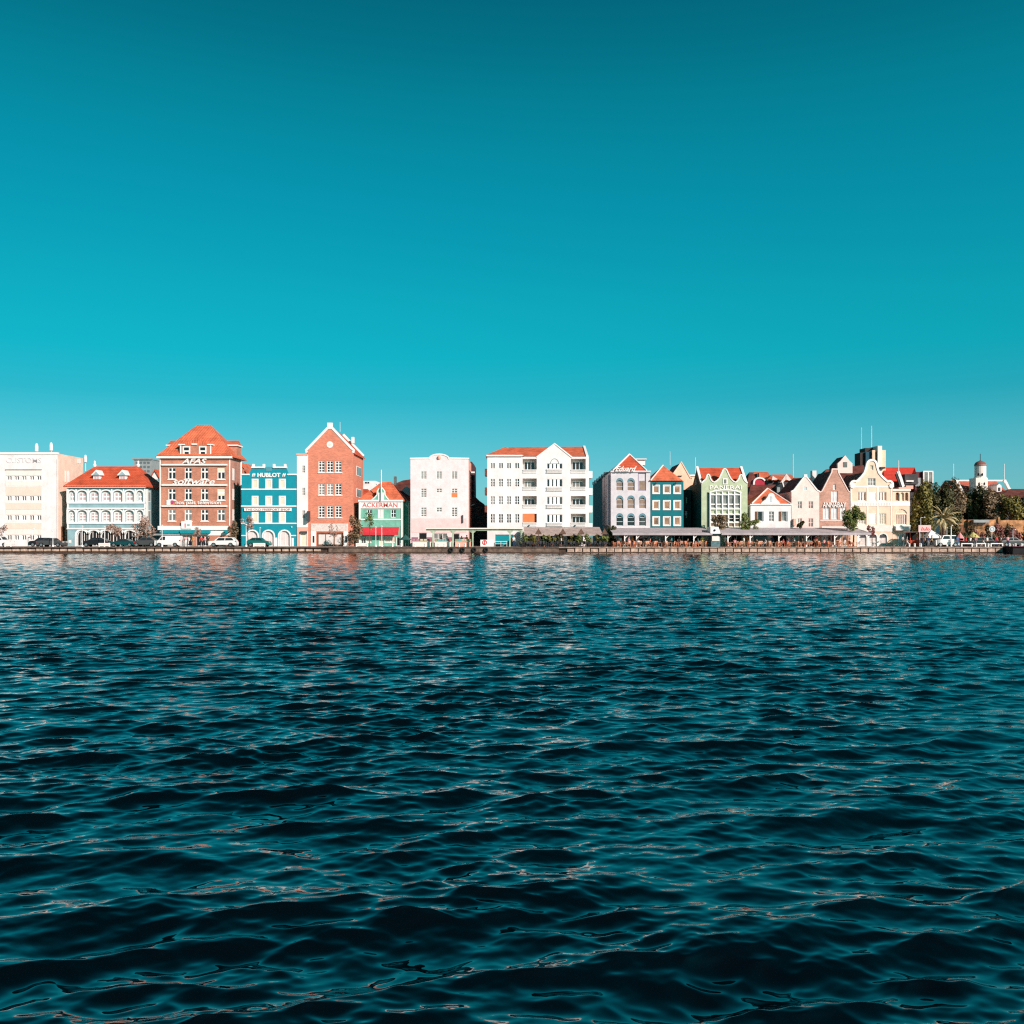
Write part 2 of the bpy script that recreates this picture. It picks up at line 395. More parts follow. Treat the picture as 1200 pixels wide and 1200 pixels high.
        if rd0 == rd1 : F += [(0,1,9,8), (1,2,9), (2,3,8,9), (3,0,8)]
        else: F += [(0,1,8), (1,2,9,8), (2,3,9), (3,0,8,9)]   # ridge runs back from the front
        return s.part(name, MB().raw(P, F), m, parent)
    def gable(s, x0, x1, yeave, xa, yapex, d0, d1, m, over=.25, name='roof', th=.22):
        """ridge running away from the water"""
        a, b, c = s.x(x0), s.x(x1), s.x(xa); ze, za = s.z(yeave), s.z(yapex)
        P = [(a-over, ze-over*(za-ze)/(c-a)), (c, za), (b+over, ze-over*(za-ze)/(b-c)), (b+over, ze-over*(za-ze)/(b-c)-th), (c, za-th-.05), (a-over, ze-over*(za-ze)/(c-a)-th)]
        return s.part(name, MB().prism(P, s.D+d0, s.D+d1), m)
    def fill(s, poly, d0, d1, m, name='gable_wall'):
        return s.part(name, MB().prism([(s.x(a), s.z(b)) for a, b in poly], s.D+d0, s.D+d1), m)
    def stroke(s, name, pts, w, m, f=-.08, t=.46):
        """a raised coping that follows a line of facade pixels"""
        mb = MB(); P = [(s.x(a), s.z(b)) for a, b in pts]
        nrm = []
        for i in range(len(P)):
            p, q = P[max(i-1, 0)], P[min(i+1, len(P)-1)]
            dx, dz = q[0]-p[0], q[1]-p[1]; l = math.hypot(dx, dz) or 1; nrm.append((-dz/l*w/2, dx/l*w/2))
        V = []; F = []
        for (px, pz), (nx_, nz_) in zip(P, nrm):
            for y in (s.D+f, s.D+f+t): V += [(px+nx_, y, pz+nz_), (px-nx_, y, pz-nz_)]
        for i in range(len(P)-1):
            k = 4*i; F += [(k, k+1, k+5, k+4), (k+2, k+6, k+7, k+3), (k, k+4, k+6, k+2), (k+1, k+3, k+7, k+5)]
        F += [(0, 2, 3, 1), tuple(4*(len(P)-1)+i for i in (0, 1, 3, 2))]
        mb.raw(V, F); return s.part(name, mb, m)
    def text(s, st, x0, y0, x1, y1, m, f=-.16, shear=0, off=0.0, name='lettering', parent=None, t=.06):
        V, F = text_mesh(st, shear, off)
        xs = [v[0] for v in V]; ys = [v[1] for v in V]; zs = [v[2] for v in V]
        a, b = min(xs), max(xs); c, d = min(ys), max(ys); e, g = min(zs), max(zs)
        W = [(s.x(x0)+(v[0]-a)/(b-a)*(s.x(x1)-s.x(x0)), s.D+f-(v[2]-e)/(g-e)*t, s.z(y1)+(v[1]-c)/(d-c)*(s.z(y0)-s.z(y1))) for v in V]
        mb = MB(); mb.V = W; mb.F = F
        return s.part(name, mb, m, parent)
    def side(s, sgn, xs, px0, px1, y0, y1, fm, pm, name='side_window', fr=.12, proud=.05):
        """a window on a wall that runs away from the water; xs = facade pixel of the corner"""
        Xs = s.x(xs); a, b = Xs*FPX/(px0-600), Xs*FPX/(px1-600); a, b = min(a, b), max(a, b); m_ = (a+b)/2
        z0, z1 = Z(y1, m_), Z(y0, m_)
        p = Xs+sgn*proud
        w = s.part(name, MB().box(Xs-.02, p, a, b, z0, z1), fm)
        if pm:
            fr = min(fr, (b-a)*.2)
            s.part('pane', MB().box(p-.02, p+.02, a+fr, (a+b)/2-fr/3, z0+fr, z1-fr).box(p-.02, p+.02, (a+b)/2+fr/3, b-fr, z0+fr, z1-fr), pm, w)
        return w
def arc_pts(cx, cy, rx, ry, a0, a1, n=10):
    return [(cx+rx*math.cos(R(a0+(a1-a0)*i/n)), cy-ry*math.sin(R(a0+(a1-a0)*i/n))) for i in range(n+1)]
F0 = 162
# ============================================================ 1 white office
b = Bd('office_building', 'white flat roofed office building with pale pink bands of paired slit windows', 'building', -60, 67, F0)
for y0, y1 in ((558,562.3),(581.4,586.6),(604,609.4),(627.3,632.6)):
    for x0, x1 in ((8.6,13.6),(17.2,22.2),(25.8,30.8),(34.8,39.8),(43.5,48.4)):
        for q in (0, 1):
            xa = x0+q*(x1-x0)*.54
            b.win(xa, y0, xa+(x1-x0)*.44, y1, pm=glass, nx=1, ny=1, fw=.04, depth=.2)
for x0 in (-40, -31, -22, -13):
    for y0, y1 in ((558,562.3),(581.4,586.6),(604,609.4),(627.3,632.6)): b.win(x0, y0, x0+4.6, y1, nx=2, ny=1, fw=.05)
b.front([(-60,641),(67,641),(67,531),(-60,531)], white)
b.body(-60, 67, 531.4, .35, 9.8, mat('sunlit_buff_wall', (.84,.60,.47), noise=.12))  # warm tone of grazing sun put into the side wall colour
b.bx('parapet', -60, 530, 67.6, 532.6, trimw, f=-.12, t=.7)
for y0, y1 in ((551,557.2),(563.4,569.5),(570.2,580.6),(589,597),(597.8,603.2),(612.5,620),(620.8,626.5)):
    b.bx('spandrel_panel', 7, y0, 49, y1, pinkish if y1-y0 > 7 else cream, f=-.05, t=.08)
b.bx('lintel', 6.5, 549.9, 49.3, 550.8, greyc, f=-.15, t=.2)
b.text('CUSTOMS', 7.5, 536.2, 49, 542.4, mat('faded_letter_grey', (.76,.71,.71)), f=-.01, off=.02)
for p0, p1, y0, y1 in ((76,77.5,552,565),(79.2,81,552,565),(91,92.2,538,543),(93.3,94.3,538,543)): b.side(1, 67, p0, p1, y0, y1, trimw, None)
b.side(1, 67, 71.5, 75.8, 617, 641, brownw, None, name='side_door')
b.fill([(66.9,538),(67.5,538),(67.5,641),(66.9,641)], -.1, .3, cream, name='corner_strip')
def mast(px, ytop, ybase, D, r, label, m=None, dish=False, name='antenna'):
    mb = MB().tube((X(px,D), D, Z(ybase,D)), (X(px,D), D, Z(ytop,D)), r, r*.8, n=8)
    if dish: mb.lathe((X(px,D), D-.1, Z(ytop,D)-1.5), [(.05,0),(.28,.1),(.3,.9),(.2,1.4),(.04,1.5)], 10)
    return solo(mb, name, m or metalw, (X(px,D), D, Z(ybase,D)), label, 'antenna' if name == 'antenna' else 'flagpole')
mast(43.2, 519.5, 530.6, 166, .08, 'thick white rooftop antenna on the white office roof, left of the thin one', dish=True)
mast(60.2, 518.5, 530.6, 167, .05, 'thin white rooftop antenna near the right corner of the white office', dish=True)
mast(100.3, 533, 552, 178, .07, 'white panel antenna on a pole between the office and the red hipped roof', dish=True)
# ============================================================ 2 grey-green arcade house
b = Bd('gallery_house', 'grey green house with two rows of white arched galleries and red hipped roof', 'house', 79, 170, F0)
ed = [(79.5,88.6),(90,102.5),(104,116.6),(118,130.4),(131.8,144),(145.6,157.6),(159.4,168.4)]
for y0, y1, ny in ((574,588,2),(597,611.6,3)):
    for k, (x0, x1) in enumerate(ed):
        b.win(x0+.7, y0+.8, x1-.7, y1, fm=trimw, pm=ggreen, nx=1, ny=1, arch=True, fw=.10, trim=.2, depth=.45, flat=.55, name='gallery_arch')
        c = (x0+x1)/2; hw = (x1-x0)/2-2.1
        w = b.part('window', MB().box(b.x(c-hw), b.x(c+hw), b.D+.38, b.D+.5, b.z(y1-.2), b.z(y0+2.2)), trimw)
        mb = MB()
        for i in range(2):
            for j in range(ny):
                xa = c-hw*.82+i*hw*.92; ya = y0+4+j*(y1-y0-4.6)/ny
                mb.box(b.x(xa), b.x(xa+hw*.6), b.D+.355, b.D+.385, b.z(ya+(y1-y0-4.6)/ny*.62), b.z(ya))
        b.part('pane', mb, mat('dusty_pink_glass', (.50,.36,.36), rough=.3), w)
for x0 in (90, 104, 118, 132, 146): b.win(x0, 621.6, x0+12.2, 641, pm=dark, nx=3, ny=1, arch=True, fw=.1, trim=.32, depth=.32, fm=trimw, name='arcade_opening', mw=.04)
b.win(161, 624, 167, 641, pm=dark, nx=1, ny=1, arch=True, trim=.2)
b.front([(79,641),(170,641),(170,571),(79,571)], ggreen, th=.5)
b.body(79, 170, 571, .5, 8, ggreen)
b.bx('cornice', 77.6, 569.2, 171.6, 571.6, trimw, f=-.45, t=.6)
for y in (588.6, 595.0, 612.3, 618.8): b.bx('string_course', 78.6, y, 170.4, y+1.6, trimw, f=-.16, t=.2)
for x in (79, 169): b.bx('corner_pilaster', x-.2, 572, x+1.4, 619, trimw, f=-.1, t=.12)
for k in range(7):
    for ya, yb in ((573,588.5),(597,612.2)): b.bx('gallery_column', ed[k][0]-1.4, ya, ed[k][0]-.1, yb, trimw, f=-.09, t=.085)
b.hip(79, 170, 569.6, 9, 111, 162, 546.5, tile, over=.5)
for x in (111, 162):
    b.part('roof_finial', MB().lathe((X(x,166.5), 166.5, Z(547,166.5)), [(.22,0),(.3,.3),(.12,.6),(.2,.8),(.02,1.1)], 8), trimw)
for x in (113.5, 144):
    D2 = b.D+1.2; d = MB().box(X(x-4.2,D2), X(x+4.2,D2), D2, D2+4, Z(567,D2), Z(556,D2))
    dm = b.part('dormer', d, trimw)
    b.part('dormer_roof', MB().prism([(X(x-6.3,D2), Z(557,D2)), (X(x,D2), Z(550.6,D2)), (X(x+6.3,D2), Z(557,D2))], D2-.3, D2+4.2), trimw, dm)
    b.part('dormer_gable', MB().prism([(X(x-3.6,D2), Z(556.6,D2)), (X(x,D2), Z(552.4,D2)), (X(x+3.6,D2), Z(556.6,D2))], D2-.36, D2-.28), mat('blue_grey_paint', (.28,.42,.45)), dm)
    p = MB()
    for i in (0, 1):
        for j in (0, 1): p.box(X(x-2.6+i*2.9,D2), X(x-.3+i*2.9,D2), D2-.05, D2+.01, Z(565.6-j*4.2,D2), Z(562.2-j*4.2,D2))
    b.part('pane', p, mat('pinkish_glass', (.55,.42,.44), rough=.3), dm)
b.part('side_gallery_frame', MB().box(b.x(170), b.x(170)+.1, 162.3, 163.2, Z(619,162.5), Z(573,162.5)), trimw)
for y0, y1 in ((576,588),(598,611.5)): b.side(1, 170, 172.4, 176, y0, y1, trimw, glassg, name='side_window')
b.bx('wall_plaque', 80.5, 633, 83.5, 636, trimw, f=-.05, t=.06)
# grey tower block behind
b = Bd('tower_block', 'pale grey flat topped tower block rising behind the red hipped roof', 'building', 157, 178, 215)
b.body(157, 178, 538, 0, 12, greyc); b.bx('roof_slab', 155, 537, 178.6, 538.6, greyc, f=-.3, t=13)
for y in range(541, 560, 5):
    for x in (159, 163.5, 168, 172.5): b.bx('window', x, y, x+3, y+2.6, mat('grey_glass', (.13,.16,.17), rough=.2), f=-.02, t=.1)
b = Bd('gabled_house', 'small house with red roof squeezed between the tower block and the brick building', 'house', 176, 187, 190)
b.body(176, 187, 562, 0, 8, ggreen); b.gable(175, 189, 562, 182, 550, -.4, 8.4, tile); b.fill([(176,562),(187,562),(182,552)], -.1, .2, trimw)
# ============================================================ 3 brick software house
b = Bd('brick_building', 'broad red brick building with flared tiled roof and large white wall lettering', 'building', 187, 270, F0)
wc = [(197.2,206),(216.4,225),(235.6,244.2),(254.8,263.6)]
for r, (y0, y1) in enumerate(((548,561.5),(572.6,586),(597,610.5))):
    for k, (x0, x1) in enumerate(wc):
        sh = k == 3 and r < 2
        b.win(x0, y0, x1, y1, nx=2, ny=1, fw=.11, sill=True, pm=glassg if (r == 2 and k < 2) else glass, mw=.1)
        b.bx('window_transom', x0+.1, y0+(y1-y0)*.30, x1-.1, y0+(y1-y0)*.42, trimw, f=.08, t=.08)
        if sh: b.bx('roller_blind', x0+.5, y0+.4, x1-.5, y0+(y1-y0)*(.62 if r else .36), shutc, f=.085, t=.02)
b.win(192, 628, 206, 641, pm=dark, nx=3, ny=1, name='shop_window'); b.win(210, 628, 226, 641, pm=dark, nx=3, ny=1, name='shop_window')
b.win(230, 628, 246, 641, pm=dark, nx=3, ny=1, name='shop_window'); b.win(250, 630, 264, 641, pm=glassg, nx=2, ny=1, arch=True, name='shop_window')
b.front([(187,641),(270,641),(270,536),(187,536)], brick)
b.body(187, 270, 536, .35, 6.6, mat('side_brick', (.55,.215,.15), brick=(.5,.38,.3), noise=.2, nscale=.5))
b.bx('cornice', 184.4, 534.6, 272.6, 537.2, trimw, f=-.5, t=.7)
for y in (543.9, 567.6, 592.2): b.bx('string_course', 190, y, 266.5, y+1.7, trimw, f=-.34, t=.36)
b.bx('shopfront_band', 185.5, 616.4, 268.5, 621, trimw, f=-.3, t=.3)
b.bx('shopfront_plinth', 188, 621, 269.6, 627.4, trimw, f=-.04, t=.05)
for x in (187.2, 268.6): b.bx('corner_pilaster', x, 537.4, x+1.2, 616, trimw, f=-.06, t=.07)
for x0, x1 in ((190.5,211),(213,247),(264,268.4)): b.bx('teal_awning', x0, 621.4, x1, 624.6, tealdoor, f=-.9, t=.85)
b.bx('hanging_sign', 213.6, 611, 225.8, 619.6, trimw, f=-.5, t=.12)
b.bx('sign_mark', 217.5, 613.5, 219, 618.4, mat('sign_pink', (.7,.2,.25)), f=-.52, t=.02); b.bx('sign_mark', 220.5, 614.4, 223.5, 616.2, mat('sign_green', (.2,.4,.36)), f=-.52, t=.02)
b.hip(185, 272, 534.6, 7.6, 231, 247, 498, tileo, over=.3)
# flared foot of the roof
b.part('roof_skirt', MB().raw([(b.x(184.5),161.4,b.z(534.4)),(b.x(272.5),161.4,b.z(534.4)),(b.x(261),163.3,b.z(524)),(b.x(202),163.3,b.z(524)),(b.x(184.5),166,b.z(534.4)),(b.x(272.5),166,b.z(534.4))],
       [(0,1,2,3),(0,3,4),(1,5,2),(4,5,1,0),(3,2,5,4)]), tileo)
D2 = b.D-.1
dm = b.part('dormer', MB().box(b.x(211.5), b.x(247.5), D2, D2+4, b.z(534.5), b.z(521.4)), brick)
b.part('dormer_cornice', MB().box(b.x(209.5), b.x(217), D2-.2, D2+3, b.z(521.6), b.z(520.4)).box(b.x(225), b.x(231.5), D2-.2, D2+3, b.z(521.4), b.z(519.8)).box(b.x(243.5), b.x(249), D2-.2, D2+3, b.z(521.6), b.z(520.4)).box(b.x(211.2), b.x(212.6), D2-.06, D2, b.z(534.4), b.z(521.6)).box(b.x(246.4), b.x(247.8), D2-.06, D2, b.z(534.4), b.z(521.6)), trimw, dm)
b.part('dormer_roof', MB().raw([(b.x(213),D2,b.z(521.2)),(b.x(246),D2,b.z(521.2)),(b.x(229.5),D2,b.z(514.2)),(b.x(229.5),D2+3.2,b.z(513.5)),(b.x(213),D2+2,b.z(521.2)),(b.x(246),D2+2,b.z(521.2))],[(0,1,2),(0,2,3,4),(1,5,3,2)]), tileo, dm)
for x0, x1 in ((214.4,223.2),(233.4,242.2)):
    w = b.part('window', MB().box(b.x(x0), b.x(x1), D2-.05, D2+.02, b.z(534.2), b.z(523)), trimw, dm)
    b.part('pane', MB().box(b.x(x0+1.6), b.x(x1-1.4), D2-.07, D2-.04, b.z(527.8), b.z(524.4)).box(b.x(x0+2.4), b.x(x1-1.6), D2-.07, D2-.04, b.z(533.4), b.z(529.6)), glass, w)
for x0, x1, xr in ((196.5,206,1),(263,277.5,0)):
    D3 = b.D+3
    q = b.part('side_dormer', MB().box(X(x0,D3), X(x1,D3), D3, D3+2.6, Z(534,D3), Z(522,D3)), brick)
    b.part('side_dormer_roof', MB().box(X(x0-1.5,D3), X(x1+1.5,D3), D3-.3, D3+3, Z(522.6,D3), Z(521.2,D3)), trimw, q)
    b.part('side_dormer_tiles', MB().prismx([(D3-.2, Z(521.2,D3)), (D3+1.4, Z(515.4,D3)), (D3+3, Z(521.2,D3))], X(x0,D3), X(x1,D3)), tileo, q)
for y0, y1 in ((549,563),(573,586),(597,610)): b.side(1, 270, 272.4, 274.4, y0, y1, trimw, None)
b.part('drainpipe', MB().tube((b.x(270)+.12, 167.9, GROUND), (b.x(270)+.12, 167.9, Z(536,168)), .13), trimw)
b.text('AFAS', 213.8, 537.6, 243, 543.6, trimw, shear=.32, off=.02, f=-.36)
b.text('software', 203, 560.6, 252.4, 567.8, trimw, shear=.35, off=.012, f=-.3)
b.text('nos pais television', 206.4, 586.4, 259.4, 592.4, trimw, off=.012, f=-.2)
b.bx('sign_emblem', 195.5, 586.2, 200, 591.6, trimw, f=-.16, t=.1); b.bx('sign_emblem', 200.4, 586.4, 203.6, 589.4, mat('sign_magenta', (.5,.06,.2)), f=-.16, t=.1)
b.bx('parking_canopy', 172, 625.5, 212, 627.4, greyc, f=-4.5, t=4.4)
# lower wing behind
w = Bd('rear_wing', 'low brick wing with small red roof behind the broad red brick building', 'building', 279, 288, 172)
w.body(276, 286, 548, 0, 8, mat('side_brick', (1,1,1))); w.gable(276, 291, 556, 280, 541, .0, 8, tileo); 
# ============================================================ 4 teal shuttered house
b = Bd('teal_shop_house', 'bright teal house with cream shuttered windows, stepped parapet and three street arches', 'house', 283, 347, F0)
for y0, y1 in ((561,573),(581,593),(600,613)):
    for x0, x1 in ((295,303),(311,319),(326.8,335)):
        b.win(x0, y0, x1, y1, pm=shutc, nx=1, ny=1, fw=.26, depth=.06, name='shuttered_window')
for x0 in (289.6, 308.4, 327.2): b.win(x0, 622, x0+12.4, 641, pm=mat('pink_shop_glass', (.75,.62,.60)), nx=2, ny=1, arch=True, fw=.12, trim=.22, depth=.28, name='arched_shopfront')
b.front([(283,641),(347.4,641),(347.4,556.5),(338.5,556),(335,548),(295,548),(291.5,556),(283,556.5)], hteal)
b.body(283, 347.4, 557, .35, 9, hteal)
for x0, x1, y in ((282.4,292.6,555.2),(337,347.8,555.2),(294.5,309.5,546.8),(320,336,546.8)): b.bx('parapet_coping', x0, y, x1, y+1.7, trimw, f=-.2, t=.7)
for x in (297, 309.3, 321.2, 334.2): b.bx('parapet_post', x-1.2, 543.8, x+1.2, 548.6, trimw, f=-.18, t=.5)
b.bx('parapet_niche', 311.4, 547, 318.6, 552, mat('niche_blue', (.08,.28,.33)), f=-.05, t=.3)
for y in (572.6, 592.4, 612.6): b.bx('string_course', 282.6, y, 347.6, y+1.4, trimw, f=-.09, t=.09)
for x0, x1 in ((283,290),(341,347)): b.bx('string_course', x0, 627, x1, 628.2, trimw, f=-.09, t=.09)
q = b.bx('sign_board', 286.6, 595.2, 342, 598.9, trimw, f=-.25, t=.12)
b.text('THE OLD FREEPORT SHOP', 288.2, 595.9, 340.4, 598.4, mat('sign_brown', (.35,.16,.13)), f=-.255, off=.02, parent=q, t=.02)
b.text('HUBLOT', 301.8, 554.2, 328.8, 559.2, trimw, off=.04, f=-.06)
for x0 in (295.2, 330.8):
    mb = MB()
    for i in range(2): mb.prism([(b.x(x0+i*1.9), b.z(558.6)), (b.x(x0+i*1.9+1), b.z(558.6)), (b.x(x0+i*1.9+2.2), b.z(554.6)), (b.x(x0+i*1.9+1.2), b.z(554.6))], b.D-.12, b.D-.02)
    mb.box(b.x(x0+.4), b.x(x0+4.4), b.D-.13, b.D-.03, b.z(557), b.z(556.2)); b.part('letter_mark', mb, trimw)
for x, y0 in ((322.5,630),(341.8,630.5)): b.bx('arch_pier_panel', x, y0, x+2.4, 640.5, trimw, f=-.08, t=.08)
b.bx('wall_lamp', 341.6, 617, 342.6, 618.2, trimw, f=-.2, t=.2)
# ============================================================ 5 tall brick gable with white stair tower
b = Bd('stair_tower', 'narrow white plastered tower with three slit windows and salmon ground floor', 'tower', 348, 361, F0)
for y0, y1 in ((545.5,554),(571.5,580.5),(598,607.5)): b.win(354, y0, 357.6, y1, nx=2, ny=3, fw=.05, pm=glassg, depth=.1, mw=.03)
b.win(352, 622.5, 360, 641, nx=1, ny=1, pm=shutc, name='door', fw=.12)
b.front([(348,641),(361,641),(361,533),(348,533)], white)
b.body(348, 361, 533, .35, 5, white); b.bx('cap', 347.3, 531.6, 361, 533.2, salmon, f=-.15, t=5.4)
b.bx('ground_floor_cladding', 348.2, 617.6, 351.8, 640.4, salmon, f=-.05, t=.06); b.bx('ground_floor_cladding', 351.8, 617.6, 361, 622, salmon, f=-.05, t=.06)
b.bx('door_canopy', 352, 622.6, 360, 625, dgrey, f=-.3, t=.28)
b = Bd('gabled_warehouse', 'tall salmon brick gabled warehouse with three rows of white lattice windows', 'building', 361, 414, F0)
for y0, y1 in ((540,553.6),(566.6,580),(592.8,606.4)):
    for x0, x1 in ((373.2,380.6),(383,390.6),(392.9,400.6)): b.win(x0, y0, x1, y1, nx=2, ny=4, fw=.12, sill=True, mw=.07)
b.holes.append([(b.x(386.6+3.2*math.cos(a*math.pi/8)), b.z(521-3.2*math.sin(a*math.pi/8))) for a in range(16)])
b.win(371, 624, 402, 641, nx=3, ny=1, pm=mat('pale_shop_blind', (.72,.66,.62)), fm=brownw, fw=.3, depth=.25, name='shop_entrance')
b.front([(361,641),(414,641),(414,530.5),(412,527),(388.8,502.5),(384.4,502.5),(361.2,527),(361,530)], brick2)
rv = b.part('round_window', MB().tube((b.x(386.6), b.D-.04, b.z(521)), (b.x(386.6), b.D+.25, b.z(521)), .55, n=20), trimw)
b.part('pane', MB().tube((b.x(386.6), b.D-.06, b.z(521)), (b.x(386.6), b.D-.03, b.z(521)), .26, n=16), shutc, rv)
b.body(361, 414, 530, .35, 10.8, brick2)
b.gable(361, 414, 528.5, 386.6, 500.6, .35, 11, tile, over=.3)
b.stroke('gable_coping', [(359.6,530.5),(358.8,527.5),(361.4,525),(384.2,501.2)], .38, trimw); b.stroke('gable_coping', [(389,501.2),(411.6,525),(414.6,527.5),(413.6,530.5)], .38, trimw)
b.bx('gable_cap', 383.6, 495.4, 389.6, 502.6, trimw, f=-.1, t=.5)
b.stroke('rear_coping', [(389,501.2),(411.6,525),(414.6,528.2)], .4, trimw, f=10.7, t=.5)
b.bx('rear_chimney', 401.4, 505.6, 404.4, 513, trimw, f=9, t=.9)
b.bx('shopfront_plaster', 364.5, 613.6, 408, 622.5, mat('speckled_white_plaster', (.78,.66,.6), noise=.25, nscale=3), f=-.06, t=.07)
for x0, x1 in ((364.5,370.4),(402.6,408)):
    b.bx('shopfront_pier', x0, 622.5, x1, 640.4, trimw, f=-.06, t=.07); b.bx('pier_window', x0+2, 628, x0+4, 636, glass, f=-.08, t=.03)
b.bx('projecting_sign', 361.2, 599, 363.8, 610.6, dgrey, f=-1.0, t=.9)
for y0, y1 in ((547,558),(573,583)): b.side(1, 414, 417.6, 422.8, y0, y1, trimw, glassg)
mast(398.5, 494.5, 506, 171, .035, 'thin wire aerial on the ridge of the tall salmon brick warehouse')
# passage and houses behind
b = Bd('white_house', 'plain white flat roofed house behind, between salmon brick warehouse and mint house', 'house', 425, 448, 195)
b.body(424, 440, 563.5, 0, 8, white); b.body(436, 449, 567, .5, 8, white, name='side_block')
for x in (427.8, 430.6): b.bx('window', x, 564.8, x+2.2, 566.6, dark, f=-.03, t=.06)
b.bx('window', 438.4, 566.6, 441.4, 568.4, greyc, f=.45, t=.06); b.bx('window', 439, 570, 441.6, 571.8, dark, f=.45, t=.06)
b = Bd('shed_house', 'little red roofed shed with dark shaded walls in the passage beside the brick warehouse', 'shed', 417, 436, 176)
b.body(415, 424, 590, 0, 6, dgrey); b.hip(417, 437, 584, 7, 424, 431, 573, tile)  # dark grey walls paint in the shadow of the passage
b.body(417, 436, 584, .2, 6.8, dgrey, name='back_walls')
# ============================================================ 6 mint jeweller
b = Bd('mint_shop_house', 'mint green two storey shop with orange hipped roof, curved dormer and red awning', 'house', 420, 472, F0)
b.win(430, 597, 436.2, 606.4, nx=2, ny=2, fw=.10); b.win(458, 597, 464.2, 606.4, nx=2, ny=2, fw=.10)
b.win(443, 597, 449.6, 607.4, nx=2, ny=1, pm=trimw, fw=.08, depth=.06)
for x0, x1 in ((429,436),(450.5,463.5)): b.win(x0, 628.5, x1, 636, nx=2, ny=1, pm=mat('cream_shop_display', (.75,.62,.5), noise=.3, nscale=4), name='shop_window')
b.win(444, 628, 450, 641, nx=1, ny=1, pm=shutc, name='shop_door'); b.win(423, 630, 428, 638, nx=2, ny=1, name='shop_window'); b.win(464.5, 629, 469, 641, nx=1, ny=1, pm=dark, name='shop_door')
b.front([(420.6,641),(471.6,641),(471.6,587),(420.6,587)], mint)
b.body(420.6, 471.6, 587, .35, 3.4, mintd)
sb = b.bx('sign_fascia', 422, 588.2, 469.6, 595.8, trimw, f=-.1, t=.1)
b.text('ACKERMAN', 424.6, 589, 466, 594.6, mat('faded_red_lettering', (.62,.16,.14)), f=-.105, off=.015, parent=sb, t=.03)
b.bx('cornice', 419.8, 585.8, 472.6, 587.8, trimw, f=-.3, t=.5)
for x0 in (420.6, 470): b.bx('corner_pilaster', x0, 587.8, x0+1.9, 640.4, trimw, f=-.12, t=.13)
b.bx('string_course', 422.6, 608, 470, 609.4, trimw, f=-.08, t=.09); b.bx('balcony_panel', 422.6, 609.6, 470, 616.4, mint, f=-.03, t=.04)
b.hip(420, 472, 586, 8, 447.5, 458.5, 564.5, tileo, over=.2)
b.part('curved_dormer', MB().prism([(b.x(436),b.z(586)),(b.x(455),b.z(586)),(b.x(453),b.z(583.4)),(b.x(451),b.z(580)),(b.x(450.8),b.z(575.6)),(b.x(449),b.z(573.4)),(b.x(446.6),b.z(570.6)),(b.x(444.2),b.z(573.4)),(b.x(442.6),b.z(575.6)),(b.x(442.2),b.z(580)),(b.x(439.4),b.z(583.4))], 161.75, 162.3), mint)
b.stroke('dormer_coping', [(435.6,586),(439,583.4),(442,580),(442.4,575.6),(444,573.2),(446.6,570.2),(449.2,573.2),(451,575.6),(451.4,580),(453.6,583.4),(456,586)], .16, trimw, f=-.3, t=.4)
b.bx('dormer_window', 443.2, 577.4, 450.2, 586, trimw, f=-.32, t=.1)
b.part('awning', MB().prismx([(161.95, b.z(617.6)), (160.7, b.z(624)), (160.7, b.z(627)), (160.8, b.z(627)), (160.85, b.z(624.2)), (161.95, b.z(618.4))], b.x(422), b.x(467.8)), redcl)
b.bx('chimney', 458, 556.5, 461, 567, trimw, f=4, t=.6)
mast(446.8, 550.5, 586, 161.4, .1, 'white flagpole standing on the front of the mint green shop', name='flagpole')
b = Bd('mint_annex', 'mint green side wing with white diagonal stair trim between the mint shop and pink house', 'house', 472.4, 481, 165)
b.body(472.6, 481.4, 587, 0, 6, mint); b.bx('recess_panel', 473.4, 593, 477.6, 609, mintd, f=-.05, t=.05); b.bx('drainpipe', 478.6, 590, 479.4, 640, trimw, f=-.12, t=.1)
b.stroke('diagonal_trim', [(472.8,588.4),(478.6,595)], .14, trimw, f=-.1, t=.1)
b = Bd('dark_roofed_house', 'house with steep dark brown roof and tilted skylight beside the orange hipped roof', 'house', 460, 484, 178)
b.body(461, 484, 586, 0, 9, dgrey)
b.part('roof', MB().raw([(X(459,176),176,Z(587,176)),(X(486,176),176,Z(587,176)),(X(486,184),184,Z(561,184)),(X(472,184),184,Z(563,184)),(X(459.5,182),182,Z(568,182)),(X(486,186),186,Z(586,186)),(X(459,186),186,Z(586,186))],[(0,1,2,3,4),(1,5,2),(2,5,6,3),(3,6,4),(4,6,0),(0,6,5,1)]), tiled)
b.part('skylight', MB().raw([(X(471,178),178.2,Z(574,178)),(X(475,178),178.6,Z(569.2,178)),(X(481,178),178.4,Z(573,178)),(X(480.5,178),177.6,Z(581,178)),(X(471,178),178.0,Z(575,178)),(X(475,178),178.4,Z(570,178)),(X(481,178),178.2,Z(574,178)),(X(480.5,178),177.4,Z(582,178))],[(3,2,1,0),(4,5,6,7),(0,1,5,4),(1,2,6,5),(2,3,7,6),(3,0,4,7)]), mat('skylight_glass', (.25,.42,.45), rough=.3))
